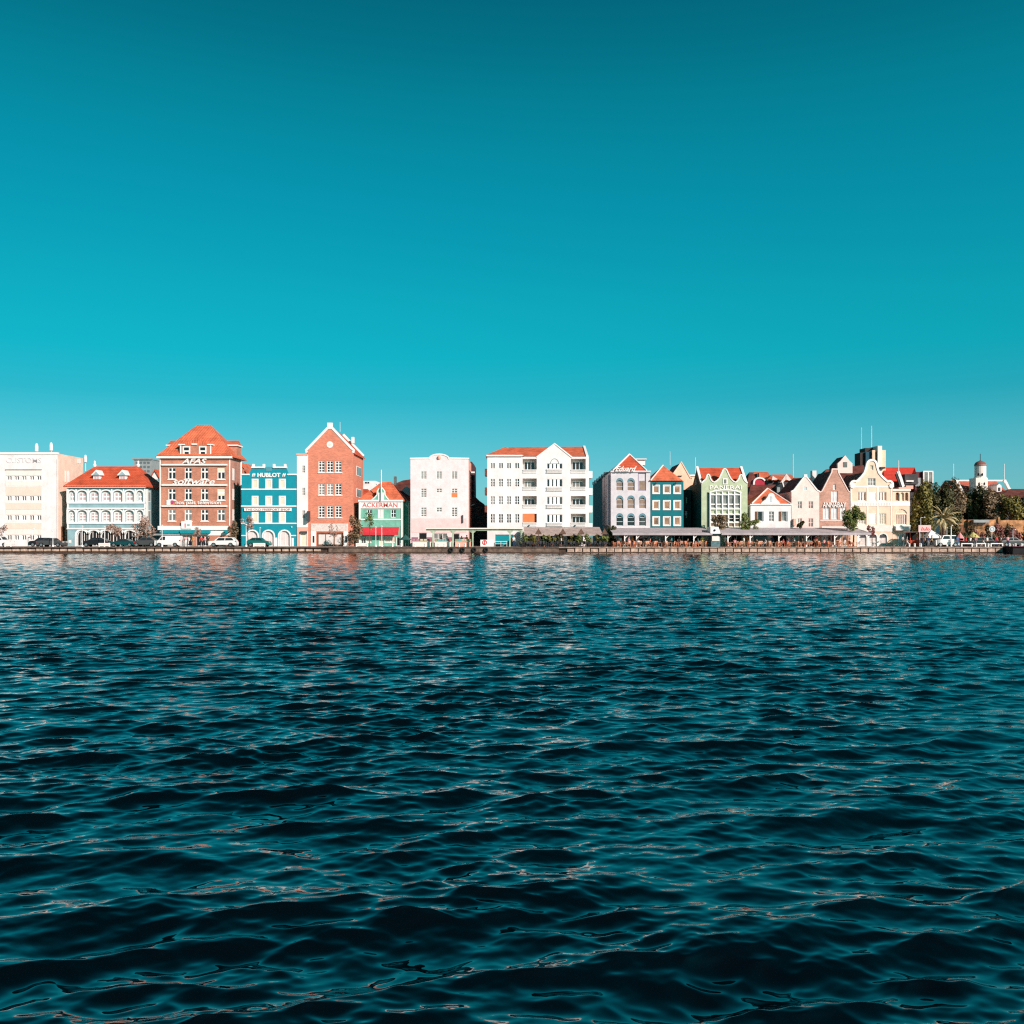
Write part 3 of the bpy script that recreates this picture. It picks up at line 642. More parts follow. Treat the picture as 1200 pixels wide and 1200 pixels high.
# ============================================================ 7 pink block
b = Bd('pink_house', 'pale pink four storey house with small round arched parapet and nine lattice windows', 'house', 481, 549, F0)
for r, (y0, y1) in enumerate(((552,561.4),(572.2,582.8),(594.4,605.6))):
    for k, (x0, x1) in enumerate(((493.2,500),(511.2,518),(529.2,536))):
        half = (r, k) in ((1, 1), (2, 1))
        b.win(x0, y0, x1, y1 if not half else (y0+y1)/2, nx=2, ny=4 if not half else 2, fw=.08, pm=glassg, depth=.1)
b.bx('boarded_pane', 529.4, 577.6, 535.8, 582.6, orange, f=-.03, t=.04)
b.win(490.6, 624.4, 500, 637, nx=1, ny=1, pm=dark, fw=.08, name='doorway'); b.win(508, 625, 524, 632, nx=3, ny=1, pm=glassg, name='shop_window'); b.win(531, 625, 538.4, 641, nx=1, ny=1, pm=dark, name='doorway')
b.front([(481,641),(549,641),(549,537.5),(527,537)]+arc_pts(514.6,537.2,11.6,5,0,180,12)+[(502,537),(481,537.5)], pinkw)
b.body(481, 549, 538, .35, 11, salmon)
b.stroke('parapet_coping', [(480.4,537.2),(502.6,536.8)]+arc_pts(514.6,537.4,11.4,5.2,180,0,12)+[(527,536.8),(549.8,537.2)], .22, trimw, f=-.1, t=.4)
b.bx('lower_wall_paint', 482.4, 607.4, 547, 624.2, pinkl, f=-.03, t=.035)
for x0, x1 in ((482.4,490.2),(500.4,507.6),(524.4,530.6),(538.8,547)): b.bx('base_band', x0, 629.5, x1, 635.4, purple, f=-.05, t=.05)
b.part('emblem', MB().lathe((b.x(514.6), b.D-.05, b.z(538.4)), [(.05,0),(.3,.1),(.34,.4),(.2,.6),(.04,.66)], 10), salmon)
b.bx('wall_lantern', 541.4, 603.6, 543, 612.6, dgrey, f=-.25, t=.25)
b = Bd('stepped_gable_house', 'dark shaded brown house with stepped gable in the gap right of the pink house', 'house', 551, 570, 176)
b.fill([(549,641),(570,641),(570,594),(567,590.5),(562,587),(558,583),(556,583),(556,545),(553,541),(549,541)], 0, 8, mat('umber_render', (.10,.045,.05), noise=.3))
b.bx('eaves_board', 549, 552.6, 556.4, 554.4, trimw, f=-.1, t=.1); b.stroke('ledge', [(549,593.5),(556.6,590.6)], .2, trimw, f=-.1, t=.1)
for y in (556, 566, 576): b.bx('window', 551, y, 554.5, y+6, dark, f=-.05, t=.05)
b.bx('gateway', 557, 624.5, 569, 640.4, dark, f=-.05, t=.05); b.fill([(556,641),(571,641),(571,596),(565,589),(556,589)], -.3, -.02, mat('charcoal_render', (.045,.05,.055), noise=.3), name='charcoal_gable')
# ============================================================ 8 white hotel
b = Bd('white_hotel', 'large white five storey hotel with balconies, central gable and shallow red roof', 'building', 571, 690, F0)
for r, (y0, y1) in enumerate(((542.6,549),(561.2,570.2),(581.6,591),(602.4,612.6))):
    for x0 in (575, 584.6, 594, 603.6):
        for q in (0, 1): b.win(x0+q*2.7, y0, x0+q*2.7+2.1, y1, nx=1, ny=1 if r == 0 else 3, fw=.035, depth=.12, pm=glassg if (r == 0 or (x0 < 600 and r != 3)) else glass, mw=.05)
for x0, x1 in ((612.4,629),(669,686.4)):
    for r, (y0, y1) in enumerate(((537.6,550.4),(560.6,570.6),(581.2,591.4),(602,612.4))):
        P = b.rc(x0, y0, x1, y1); b.holes.append(P)
for r, (y0, y1) in enumerate(((543,549.6),(561.2,570.6),(582,591.2),(602.8,612.4))):
    b.win(640.8, y0, 659, y1, nx=4, ny=1, fw=.08, depth=.14, pm=glass, mw=.22)
b.win(580.4, 626.4, 601.6, 641, nx=1, ny=1, fw=.06, pm=tealdoor, fm=tealdoor, name='teal_shopfront', depth=.1)
for x0, x1 in ((614,628),(633,648),(652,660),(664,678)): b.win(x0, 624, x1, 641, nx=2, ny=1, pm=dark, name='cafe_opening')
b.front([(571,641),(690,641),(690,535.2),(669.5,535.2),(650,520.4),(629.5,535.2),(612,535.2),(612,534),(571,534)], white, th=1.3)
# balcony backs with french windows
mbk = MB()
for x0, x1 in ((612.4,629),(669,686.4)):
    for r, (y0, y1) in enumerate(((537.6,550.4),(560.6,570.6),(581.2,591.4),(602,612.4))):
        if r == 3 and x0 < 640:
            b.bx('orange_blind', x0+.2, y0+.2, x0+14, y1, orange, f=.06, t=.1)
        q = b.bx('balcony_window', x0+2, y0+2.6, x1-2.6, y1+.2, trimw, f=1.14, t=.1)
        w = (x1-x0-4.6)/3
        p = MB()
        for i in range(3): p.box(b.x(x0+2.5+i*w), b.x(x0+1.6+(i+1)*w), b.D+1.11, b.D+1.15, b.z(y1-.2), b.z(y0+3.6))
        b.part('pane', p, glass if r != 1 else glassg, q)
        rail = MB().box(b.x(x0), b.x(x1), b.D-.12, b.D+.1, b.z(y1+.5), b.z(y1-.1)).box(b.x(x0), b.x(x1), b.D-.12, b.D+.1, b.z(y1+3.9), b.z(y1+3.3))
        n_ = 14
        for i in range(n_): 
            xx = b.x(x0)+(b.x(x1)-b.x(x0))*(i+.5)/n_; rail.box(xx-.05, xx+.05, b.D-.08, b.D+.04, b.z(y1+3.3), b.z(y1+.5))
        b.part('balustrade', rail, trimw)
        b.bx('balustrade_shade_backing', x0, y1+.3, x1, y1+3.5, greyc, f=-.02, t=.03)  # grey slab paints the shade between the balusters
for y1 in (549.6, 570.6, 591.2, 612.4):
    rail = MB().box(b.x(640.4), b.x(659.4), b.D-.22, b.D-.06, b.z(y1+.8), b.z(y1+.2)).box(b.x(640.4), b.x(659.4), b.D-.25, b.D-.02, b.z(y1+4.4), b.z(y1+3.8))
    for i in range(16):
        xx = b.x(640.4)+(b.x(659.4)-b.x(640.4))*(i+.5)/16; rail.box(xx-.05, xx+.05, b.D-.19, b.D-.1, b.z(y1+3.8), b.z(y1+.8))
    b.part('balcony', rail, trimw)
b.body(571, 690, 535, 1.3, 14, mat('warm_white_side', (.78,.66,.56)))
b.bx('eaves_board', 570, 533.2, 612.4, 534.8, trimw, f=-.3, t=.5)
b.hip(571, 612.6, 533.4, 10, 592, 592.4, 523.6, tileo, over=.25, name='left_roof')
b.part('main_roof', MB().raw([(b.x(600),162.2,b.z(534.6)),(b.x(688),162.2,b.z(534.6)),(b.x(688),169,Z(523.4,169)),(b.x(596),169,Z(524,169)),(b.x(688),175,b.z(534.6)),(b.x(596),175,b.z(534.6))],[(0,1,2,3),(3,2,4,5),(0,3,5),(1,4,2),(0,5,4,1)]), tileo)
b.part('parapet_wall', MB().prismx([(162.1, b.z(536)), (162.1, b.z(533.6)), (169, Z(522.2,169)), (175.5, b.z(534)), (175.5, b.z(536))], b.x(686.8), b.x(689.6)), trimw)
b.gable(628.6, 670.6, 536, 650, 520.2, .3, 8, tileo, over=0, name='gable_roof')
b.stroke('gable_coping', [(628.6,536),(650,519.8),(670.6,536)], .22, trimw, f=-.1, t=.45)
b.stroke('fan_arch', arc_pts(650,543.5,4.8,6,0,180,10), .1, greyc, f=-.05, t=.06)
for y0, y1 in ((552,560),(572,580),(592.5,600.5),(613,621)):
    b.part('side_balcony', MB().box(b.x(690), b.x(690)+.7, 163, 166.5, Z(y1,163), Z(y0,163)), trimw)
for y0, y1 in ((549,557),(571,579.6),(592,600)):
    b.part('side_balcony', MB().box(b.x(571)-.55, b.x(571)+.0, 166.5, 170, Z(y1,166), Z(y0,166)), salmon)
for x in (620, 674): b.bx('wall_lantern', x-.6, 615.2, x+.6, 616.8, dgrey, f=-.3, t=.3)
# ============================================================ 9 lilac arched house with shaded flank
b = Bd('arched_window_house', 'lilac white house with nine arched windows, red pyramid roof and shadowed side', 'house', 716, 762, F0)
arcm = mat('blue_grey_fanlight', (.12,.26,.31), rough=.4)
for r, (y0, y1) in enumerate(((560,575),(580.6,595.8),(601.4,616.2))):
    for k, (x0, x1) in enumerate(((722,730.4),(735,743.8),(748.6,757))):
        if r == 0 and k == 2:
            b.win(747.6, 553.6, 757, 575, nx=1, ny=1, fw=.14, pm=lilac, fm=mat('mauve_frame', (.25,.2,.28)), name='tall_window'); b.bx('lower_pane', 749.4, 563.4, 756.6, 574.8, wtan, f=.13, t=.02); continue
        b.win(x0, y0, x1, y1, nx=1, ny=3, arch=True, fw=.07, pm=wtan if r < 1 else (glass if r == 2 else wtan), fm=lilac, depth=.2)
        ring = [(x0+.1, y0+4.2)]+arc_pts((x0+x1)/2, y0+4.2, (x1-x0)/2-.1+.6, 4.3, 180, 0, 8)+[(x1-.1, y0+4.2)]
        b.stroke('fanlight', arc_pts((x0+x1)/2, y0+4.4, (x1-x0)/2-.4, 3.0, 180, 0, 8), .36, arcm, f=.04, t=.1)
b.win(741, 625, 754, 641, nx=2, ny=1, pm=dark, arch=True, name='entrance'); b.win(725, 625, 733, 641, nx=1, ny=1, pm=mat('maroon_door', (.22,.06,.06)), name='door')
b.front([(716,641),(762,641),(762,553),(716,553)], lilac)
b.body(716, 762, 553, .35, 14, mat('shaded_lilac_flank', (.42,.40,.46), noise=.15))  # front lilac darkened to paint the flank's shade
b.part('rear_flank', MB().box(b.x(716)+.0, b.x(760), 176, 198, GROUND, b.z(555)), mat('teal_shaded_flank', (.03,.14,.17), noise=.25))  # dark teal shade put into the rear flank colour
for i, d in enumerate((172, 177, 182, 187, 192, 196)): b.part('parapet_step', MB().box(b.x(716)-.15, b.x(716)+1.2, d, d+1.6, b.z(555), b.z(548.5+i*.5)), mat('shaded_coping', (.05,.10,.12)))  # steps carry the flank's shade in their dark base colour
for d0, d1 in ((163.5,165),(166,168.5),(170,174)): b.part('flank_bay', MB().box(b.x(716)-.35, b.x(716)+.1, d0, d1, GROUND+3.6, b.z(556)), mat('shaded_lilac_flank', (1,1,1)))
b.bx('cornice', 715.4, 551.6, 762.6, 553.4, lilac, f=-.25, t=.4)
b.bx('string_course', 717, 617.6, 761, 619, trimw, f=-.12, t=.12)
b.part('roof', MB().raw([(b.x(718),161.8,b.z(551.6)),(b.x(757.5),161.8,b.z(551.6)),(X(737.6,165.5),165.5,Z(532.6,165.5)),(X(737.6,182),182,Z(535,182)),(b.x(757.5),184,b.z(551.6)),(b.x(718),184,b.z(551.6))],[(0,1,2),(1,4,3,2),(4,5,3),(5,0,2,3),(0,5,4,1)]), tile)
b.part('hip_ridge', MB().tube((b.x(718),161.75,b.z(551.4)), (X(737.6,165.5),165.5,Z(532.3,165.5)), .14).tube((b.x(757.5),161.75,b.z(551.4)), (X(737.6,165.5),165.5,Z(532.3,165.5)), .14), trimw)
b.text('Eduard', 720.6, 546.4, 745.6, 552.6, trimw, shear=.5, off=.015, f=-.5)
b.part('rooftop_shed', MB().box(X(745,175), X(756,175), 175, 178, Z(545,175), Z(538,175)).box(X(744,175), X(757.5,175), 174.6, 178.4, Z(538.6,175), Z(537.6,175)), trimw)
# ============================================================ 10 deep teal house
b = Bd('teal_house', 'deep teal three storey house with nine square white framed windows and pyramid roof', 'house', 762, 801, F0)
for r, (y0, y1) in enumerate(((569,578),(587,596.8),(606,615.6))):
    for k, (x0, x1) in enumerate(((765.4,772.4),(777.8,785),(790,797.2))):
        b.win(x0, y0, x1, y1, nx=1, ny=1, fw=.14, trim=.14, depth=.1, pm=glassb)
b.win(790, 626, 800, 641, nx=1, ny=1, pm=dark, name='doorway'); b.win(766, 628, 786, 641, nx=3, ny=1, pm=glassg, name='shop_window')
b.front([(762.2,641),(801,641),(801,563.6),(762.2,563.6)], dteal)
b.body(762.2, 801, 563.6, .35, 11, dteal)
b.part('roof', MB().raw([(b.x(761.6),161.7,b.z(563.4)),(b.x(800),161.7,b.z(563.4)),(X(777,164.6),164.6,Z(545.4,164.6)),(X(777,172),172,Z(547.5,172)),(b.x(800),173,b.z(563.4)),(b.x(761.6),173,b.z(563.4))],[(0,1,2),(1,4,3,2),(4,5,3),(5,0,2,3),(0,5,4,1)]), tileo)
b.part('hip_ridge', MB().tube((b.x(762),161.65,b.z(563.2)), (X(777,164.6),164.6,Z(545.1,164.6)), .11), ppink)
for x in (768.4, 791.8): b.part('wall_lamp', MB().lathe((b.x(x), b.D-.35, b.z(567.2)), [(.22,0),(.12,.2),(.04,.35)], 8), dgrey)
b = Bd('peach_gable_house', 'peach gable house behind, rising right of the teal house roof', 'house', 788, 815, 172)
b.fill([(788,641),(812,641),(812,566),(809,560),(798.4,541.6),(788,556)], 0, .4, peach); b.body(789, 812, 566, .4, 9, peach)
b.gable(786, 811, 560, 798.4, 542.4, .4, 10, tiled, over=.0); b.body(811.5, 820, 556.5, 3, 10, peach, name='side_block'); b.bx('side_block_coping', 811, 555, 820.4, 556.8, trimw, f=2.8, t=7.6)
b.stroke('gable_coping', [(788,556.6),(798.4,541.2),(809.4,560.4)], .2, peach, f=-.1, t=.4)
b.bx('ledge', 794, 557.4, 799, 558.2, dgrey, f=-.3, t=.3)
mast(785.2, 529, 545, 175, .04, 'thin white mast standing behind the deep teal house roof'); mast(815, 536, 556, 176, .05, 'short white mast left of the pale green triple gable')
# ============================================================ 11 pale green triple gable
b = Bd('triple_gable_house', 'pale green house with three curved white edged gables and tall gallery window', 'house', 822, 876, F0)
gp = [(822,566),(824.5,563.6),(827,561.4),(828.4,558)]+arc_pts(830,558,1.8,2.2,160,20,4)+[(832.4,560.6),(834.6,564),(837,565),(840,563.4),(843,560.6),(845,555.6),(846.6,552.4)]+arc_pts(849.4,552,2.6,2.6,160,20,5)+[(852.6,553),(854.4,557),(856.6,561),(859.6,564),(861.8,565),(864,563.6),(866,560.6)]+arc_pts(868.5,558.4,1.9,2.2,160,20,4)+[(871.2,560.6),(873,563.6),(876,566)]
cols = [832.8+i*7.1 for i in range(5)]
for i, x0 in enumerate(cols):
    b.win(x0, 577+abs(i-2)*.4-1, x0+6.4, 578.9+abs(i-2)*.2, nx=1, ny=1, fw=.06, pm=pgreen, name='transom')
    b.win(x0, 580.4, x0+6.4, 595.4, nx=1, ny=1, fw=.08, pm=glassg); b.bx('window_rail', x0, 590.2, x0+6.4, 591.6, trimw, f=.05, t=.06)
    b.win(x0, 598, x0+6.4, 602, nx=1, ny=1, fw=.06, pm=pgreen, name='panel')
    b.win(x0, 603.4, x0+6.4, 611.6, nx=1, ny=2, fw=.1, pm=glass if i > 2 else wtan); b.win(x0, 613.4, x0+6.4, 617, nx=1, ny=1, fw=.06, pm=wtan)
b.win(828.2, 577, 831, 620, nx=1, ny=1, fw=.03, pm=mat('dark_green_strip', (.02,.08,.07)), fm=mat('dark_green_strip', (1,1,1)), name='shutter_strip', depth=.14)
b.win(833, 626, 845, 641, nx=2, ny=1, pm=glassg, name='shop_window'); b.win(850, 626, 870, 641, nx=3, ny=1, pm=dark, name='shop_window')
b.front([(822,641),(876,641)]+gp[::-1], pgreen)
for x in [831.6+i*7.1 for i in range(6)]: b.bx('gallery_post', x, 576, x+1.1, 618, trimw, f=-.09, t=.09)
for y in (579.2, 595.8, 602.2, 612): b.bx('gallery_rail', 831.6, y, 868.2, y+1.1, trimw, f=-.07, t=.07)
b.stroke('gallery_arch', [(831.6,577)]+arc_pts(850,578.6,18.6,4.6,170,10,10)+[(868.4,577)], .2, trimw, f=-.1, t=.12)
b.stroke('gable_coping', gp, .19, trimw, f=-.1, t=.45)
b.win_ = None
q = b.bx('gable_window', 847, 560.6, 852.4, 567.6, trimw, f=-.08, t=.08); b.bx('pane', 848.2, 561.8, 851.2, 566.6, glassg, f=-.09, t=.02, parent=q)
b.text('PANERAI', 831.4, 568.8, 869, 573.2, trimw, f=-.05, off=.01)
dk = mat('shaded_green_flank', (.012,.085,.075), noise=.3)  # flank of the pale green house, its shade put into the colour
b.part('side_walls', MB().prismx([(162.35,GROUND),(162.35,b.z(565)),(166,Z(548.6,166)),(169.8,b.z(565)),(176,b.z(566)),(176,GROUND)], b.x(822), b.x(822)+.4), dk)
b.body(823, 876, 566, .35, 14, pgreen, name='main_block')
b.part('roof', MB().prismx([(162.3,b.z(566)),(166,Z(548.2,166)),(170,b.z(566))], b.x(822.6), b.x(875.4)), tile)
for x in (822.4, 875.2):
    b.part('verge_coping', MB().prismx([(162.1,b.z(566)),(162.3,b.z(565)),(166,Z(546.4,166)),(166.3,Z(547,166)),(166,Z(548.6,166)),(162.5,b.z(567))], b.x(x)-.2, b.x(x)+.2), trimw)
b.part('side_door', MB().box(b.x(822)-.1, b.x(822), 166, 167.2, Z(568,166), Z(562,166)), greyc)
b = Bd('dark_lane_house', 'dark green narrow house in the shaded lane beside the deep teal house', 'house', 801, 806, 170)
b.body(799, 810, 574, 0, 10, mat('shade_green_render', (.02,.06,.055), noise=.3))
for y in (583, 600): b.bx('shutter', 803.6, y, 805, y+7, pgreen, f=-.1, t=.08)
b.bx('air_conditioner', 802, 599, 804.6, 604, lilac, f=-.5, t=.4)
# ============================================================ 12 roofs behind
def rear_house(x0, x1, D, ye, yr, rx0, rx1, m, label, depth=9, wall=None, name='rear_house'):
    b = Bd(name, label, 'house', x0, x1, D); b.body(x0+.4, x1-.4, ye, .2, depth, wall or dgrey)
    b.hip(x0, x1, ye, depth, rx0, rx1, yr, m, over=.2); return b
rear_house(875, 935, 176, 592, 568, 880, 925, tiled, 'long dark brown roof directly behind the small white gabled house')
b = rear_house(876, 890, 190, 570, 553.4, 878, 882, tiled, 'small dark gabled roof just right of the pale green triple gable')
b = rear_house(880, 903, 215, 560, 553, 884, 900, tileo, 'low red roof with a raised red attic furthest back behind the lanes')
b.bx('attic', 889, 554.4, 898.6, 560, tileo, f=-.3, t=3); b.bx('attic_wall', 886.6, 555, 888.2, 563, dgrey, f=-.4, t=3)
b = rear_house(900, 932, 205, 562, 556, 905, 927, tileo, 'faded red roof with a small cream triangular gable in front')
b.fill([(910,568),(918.6,555.8),(925,564),(922,564),(918,562.6),(912,568.4)], -2, -1.6, ppink, name='cream_gable'); b.fill([(903,563),(904,558),(910,562)], -1, -.6, ppink, name='small_gable')
rear_house(924, 955, 186, 580, 560, 930, 953, tiled, 'dark roof behind the peach pink gable house')
b = Bd('arched_pavilion', 'small pavilion with rounded red roof and white curved trim among the back roofs', 'house', 882, 893, 182)
b.fill([(884,582),(896,582),(896,566)]+arc_pts(890,565,6,4.6,0,180,8)+[(884,566)], 0, 3, mat('crimson_paint', (.45,.03,.06))); b.stroke('curved_trim', [(880,578),(883,570)]+arc_pts(890,565,6.6,5,180,20,8), .28, trimw, f=-.2, t=.3); b.stroke('chimney_flue', [(884,569),(884.6,577)], .3, trimw, f=-.4, t=.3); b.fill([(881,579.6),(885,575.4),(887.4,579)], -.5, 0, trimw, name='flue_foot')
b = Bd('dark_green_house', 'narrow dark house with grey gable windows between the back roofs', 'house', 909, 920, 178)
b.fill([(909,596),(921,596),(921,572),(917,565),(910,570)], 0, 3, mat('blue_black_render', (.03,.045,.05), noise=.4)); b.bx('window', 910.6, 571, 914, 577, greyc, f=-.05, t=.05); b.bx('window', 917, 578, 919.4, 583, greyc, f=-.05, t=.05)
b.stroke('ridge_trim', [(916.6,563.6),(918.6,571)], .2, trimw, f=-.1, t=.2)
mast(929.4, 532, 560, 200, .07, 'tall white mast above the dark back roofs, left of the peach pink gable')
# ============================================================ 13 small white gabled house
b = Bd('small_white_house', 'small white house with orange gabled roof and curved dormer, brown shuttered windows', 'house', 879, 927, F0)
b.win(888, 599.4, 893, 610.6, nx=1, ny=1, fw=.05); b.win(915.8, 599.4, 920.8, 610.6, nx=1, ny=1, fw=.05)
b.win(900.8, 599.4, 907, 611, nx=2, ny=3, fw=.08, pm=glassg)
b.win(884, 627, 900, 641, nx=2, ny=1, pm=mat('blue_shop_glass', (.10,.22,.27), rough=.2), name='shop_window'); b.win(904, 627, 922, 641, nx=2, ny=1, pm=dark, name='shop_window')
b.front([(879.6,641),(927,641),(927,591.2),(879.6,591.2)], white)
b.body(879.6, 927, 591.4, .35, 8, white)
for x0, x1 in ((885,887.8),(893.2,895),(912.8,915.6),(921,923.2)): b.bx('shutter', x0, 599.4, x1, 610.6, brownw if x0 in (885,912.8) else greyc, f=-.08, t=.06)
b.bx('cornice', 879, 590.4, 927.6, 592, trimw, f=-.2, t=.4)
b.part('roof', MB().raw([(b.x(880),161.8,b.z(590.4)),(b.x(926.6),161.8,b.z(590.4)),(X(899.4,165),165,Z(572.6,165)),(X(899.4,170),170,Z(573,170)),(b.x(926.6),171,b.z(590.4)),(b.x(880),171,b.z(590.4))],[(0,1,2),(1,4,3,2),(4,5,3),(5,0,2,3),(0,5,4,1)]), tileo)
b.part('hip_ridge', MB().tube((b.x(880.6),161.75,b.z(590.2)), (X(899.4,165),165,Z(572.3,165)), .13).tube((b.x(926.2),161.75,b.z(590.2)), (X(899.4,165),165,Z(572.3,165)), .13), ppink)
b.fill([(890.6,590.6),(913.6,590.6),(912.6,588),(910,585.6),(908,583),(907,580.6)]+arc_pts(903.4,580.4,3.6,2.6,10,170,6)+[(899.8,580.6),(898.6,583),(896.6,585.6),(893,588)], -.3, .6, white, name='curved_dormer')
b.bx('dormer_vent', 902.4, 581.6, 904.6, 588, mat('pale_blue_louvre', (.45,.6,.62)), f=-.33, t=.05)
# ============================================================ 14 peach pink gable
b = Bd('pink_gable_house', 'peach pink narrow gabled house with chimney cap apex and small lattice windows', 'house', 928, 960, F0)
for y0, y1 in ((587.4,596),(607.4,617.6)):
    for x0, x1 in ((934.6,939.8),(947.2,953)): b.win(x0, y0, x1, y1, nx=2, ny=2, fw=.07, pm=glassg, fm=ppink, depth=.12)
b.win(941.8, 570, 945.8, 574.6, nx=1, ny=1, pm=mat('pale_blue_louvre', (1,1,1)), fw=.06, depth=.08)
b.win(930, 627, 942, 641, nx=2, ny=1, pm=glass, name='shop_window'); b.win(945, 627, 957, 641, nx=2, ny=1, pm=dark, name='shop_window')
b.front([(927.6,641),(960.2,641),(960.2,576),(957.6,574.6),(945.4,559),(942.2,559),(930.4,574.6),(927.6,576)], ppink)
b.body(927.8, 960, 576.4, .35, 9, ppink); b.gable(928.4, 959.6, 576, 943.8, 559, .3, 9, tiled, over=0)
b.stroke('gable_coping', [(927.2,576),(930.4,574.4),(942.4,558.6)], .2, trimw); b.stroke('gable_coping', [(945.2,558.6),(957.6,574.4),(960.6,576)], .2, trimw)
b.bx('gable_cap', 941.8, 556, 945.8, 559.6, trimw, f=-.1, t=.5)
b.part('lamp_bracket', MB().box(b.x(929), b.x(932), b.D-.5, b.D-.1, b.z(616), b.z(608)), salmon)
# ============================================================ 15 brown brick gable
b = Bd('brick_gable_house', 'brown brick steep gabled house with white windows and white lettering across them', 'house', 960, 996, F0)
pw = mat('whitewashed_window', (.74,.70,.70), noise=.2)
b.win(974, 575.4, 982, 588.6, nx=2, ny=1, fw=.1, pm=pw); b.win(976.2, 567.6, 979.6, 574, nx=1, ny=1, fw=.08, pm=pw)
for x0, x1 in ((964.4,972.2),(974.2,981.6),(984.6,991.6)): b.win(x0, 594.4, x1, 608.6, nx=2, ny=1, fw=.1, pm=pw)
b.win(963, 625, 971, 641, nx=2, ny=1, name='shop_window', pm=pw); b.win(974, 625, 982, 641, nx=1, ny=1, pm=mat('maroon_door', (1,1,1)), name='door'); b.win(985, 625, 994, 641, nx=2, ny=1, pm=glassb, name='shop_window')
b.front([(960.4,641),(996,641),(996,577),(994,575.6),(982.4,554),(981.6,549.6),(975.4,549.6),(974.6,554),(963.4,575.6),(960.4,577)], brick3)
b.body(960.6, 995.8, 577.2, .35, 9, brick3); b.gable(961, 995.4, 577, 978.6, 551.4, .3, 9, tiled, over=0)
b.stroke('gable_coping', [(960.2,577),(963.4,575.4),(974.6,553.6),(975.2,549.4)], .16, ppink); b.stroke('gable_coping', [(981.8,549.4),(982.4,553.6),(994.2,575.4),(996.2,577)], .16, ppink)
b.bx('gable_cap', 974.8, 549, 982.2, 550.4, ppink, f=-.1, t=.5)
b.text('ANNABAY', 963.8, 588.6, 991.4, 594.6, trimw, f=-.1, off=.01)
b.bx('string_course', 961, 609.4, 995, 610.4, ppink, f=-.05, t=.06); b.bx('shopfront_band', 962.6, 617, 994, 621, trimw, f=-.1, t=.1)
# dark big roof behind with cream dormer
b = Bd('big_roof_house', 'large steep dark roof with a cream curved dormer behind the brick gable', 'house', 950, 1020, 176)
b.body(952, 1020, 585, 0, 14, dgrey)
b.part('roof', MB().raw([(b.x(948),175.6,b.z(586)),(b.x(1022),175.6,b.z(586)),(X(1012,184),184,Z(545,184)),(X(968,184),184,Z(550,184)),(b.x(1022),192,b.z(586)),(b.x(948),192,b.z(586))],[(0,1,2,3),(1,4,2),(4,5,3,2),(5,0,3),(0,5,4,1)]), tiled)
b.bx('chimney', 964, 548.8, 969, 575, white, f=6, t=1.2)
D2 = 173.5
dm = b.part('dormer', MB().prism([(X(982,D2),Z(554.5,D2)),(X(999,D2),Z(554.5,D2)),(X(999,D2),Z(543,D2)),(X(995.6,D2),Z(540,D2)),(X(990.4,D2),Z(533.4,D2)),(X(985,D2),Z(540,D2)),(X(981.6,D2),Z(543,D2))], D2, D2+.6), ppink)
b.part('dormer_roof', MB().prism([(X(981.4,D2),Z(545,D2)),(X(985,D2),Z(540.4,D2)),(X(990.4,D2),Z(534.6,D2)),(X(995.6,D2),Z(540.4,D2)),(X(999,D2),Z(544,D2)),(X(999,D2),Z(554,D2)),(X(981.6,D2),Z(554,D2))], D2+.6, D2+4.5), tiled, dm)
b.part('pane', MB().box(X(988,D2), X(992.8,D2), D2-.05, D2+.02, Z(547.6,D2), Z(541.4,D2)), glassg, dm)
# ============================================================ 16 yellow baroque gable
b = Bd('baroque_gable_house', 'warm yellow corner house with white scrolled baroque gable and banded galleries', 'house', 996, 1046, F0)
lg = mat('pale_lattice', (.55,.50,.38), noise=.3, nscale=4)
b.win(1016.8, 560.4, 1026, 569.2, nx=3, ny=2, fw=.08, pm=glassg); b.win(1019.6, 545.4, 1023.4, 550.8, nx=1, ny=1, fw=.07, pm=lg)
for x0, x1 in ((1005.2,1014.8),(1029.6,1038.8)): b.win(x0, 576.4, x1, 587, nx=3, ny=1, fw=.1, pm=glassb, mw=.12)
b.win(1018, 576.4, 1027, 587, nx=1, ny=1, fw=.15, pm=trimw, depth=.08, name='blind_window')
b.win(1018, 601, 1027, 614.6, nx=1, ny=1, fw=.15, pm=trimw, depth=.08, name='blind_window')
b.win(1030, 601.8, 1038.6, 614.6, nx=3, ny=1, fw=.12, pm=lg); b.win(1006, 601.8, 1014.6, 614.6, nx=3, ny=1, fw=.12, pm=lg)
for x0 in (1006, 1018.2, 1030): b.win(x0, 625.4, x0+9.4, 641, nx=1, ny=1, arch=True, fw=.1, trim=.18, pm=mat('white_arch_infill', (.72,.66,.62), noise=.3, nscale=3), name='arched_door'); b.bx('fanlight', x0+1, 626.8, x0+8.4, 630, dgrey, f=.1, t=.04)
gp = [(997,576),(996.6,570.4)]+arc_pts(1001,567.6,4.2,4,200,60,6)+[(1005,563),(1009.6,558.4),(1013,554),(1015,548)]+arc_pts(1021.6,543.6,5.4,4.6,170,10,8)+[(1028,548),(1030,554),(1033.6,558.4),(1038.6,563)]+arc_pts(1042,567.6,4.2,4,120,-20,6)+[(1046.2,571),(1045.8,576)]
b.front([(996.4,641),(1046,641)]+gp[::-1], yellow)
b.stroke('gable_scroll_coping', gp[1:-1], .34, trimw, f=-.12, t=.5)
for x0 in (997.8, 1043.4): b.part('scroll', MB().tube((b.x(x0+1), b.D-.2, b.z(569.4)), (b.x(x0+1), b.D+.3, b.z(569.4)), .40, n=14), trimw)
b.body(996.4, 1046, 577, .35, 12, yellow); b.gable(999, 1043, 577, 1021, 552, .35, 12, tiled, over=0)
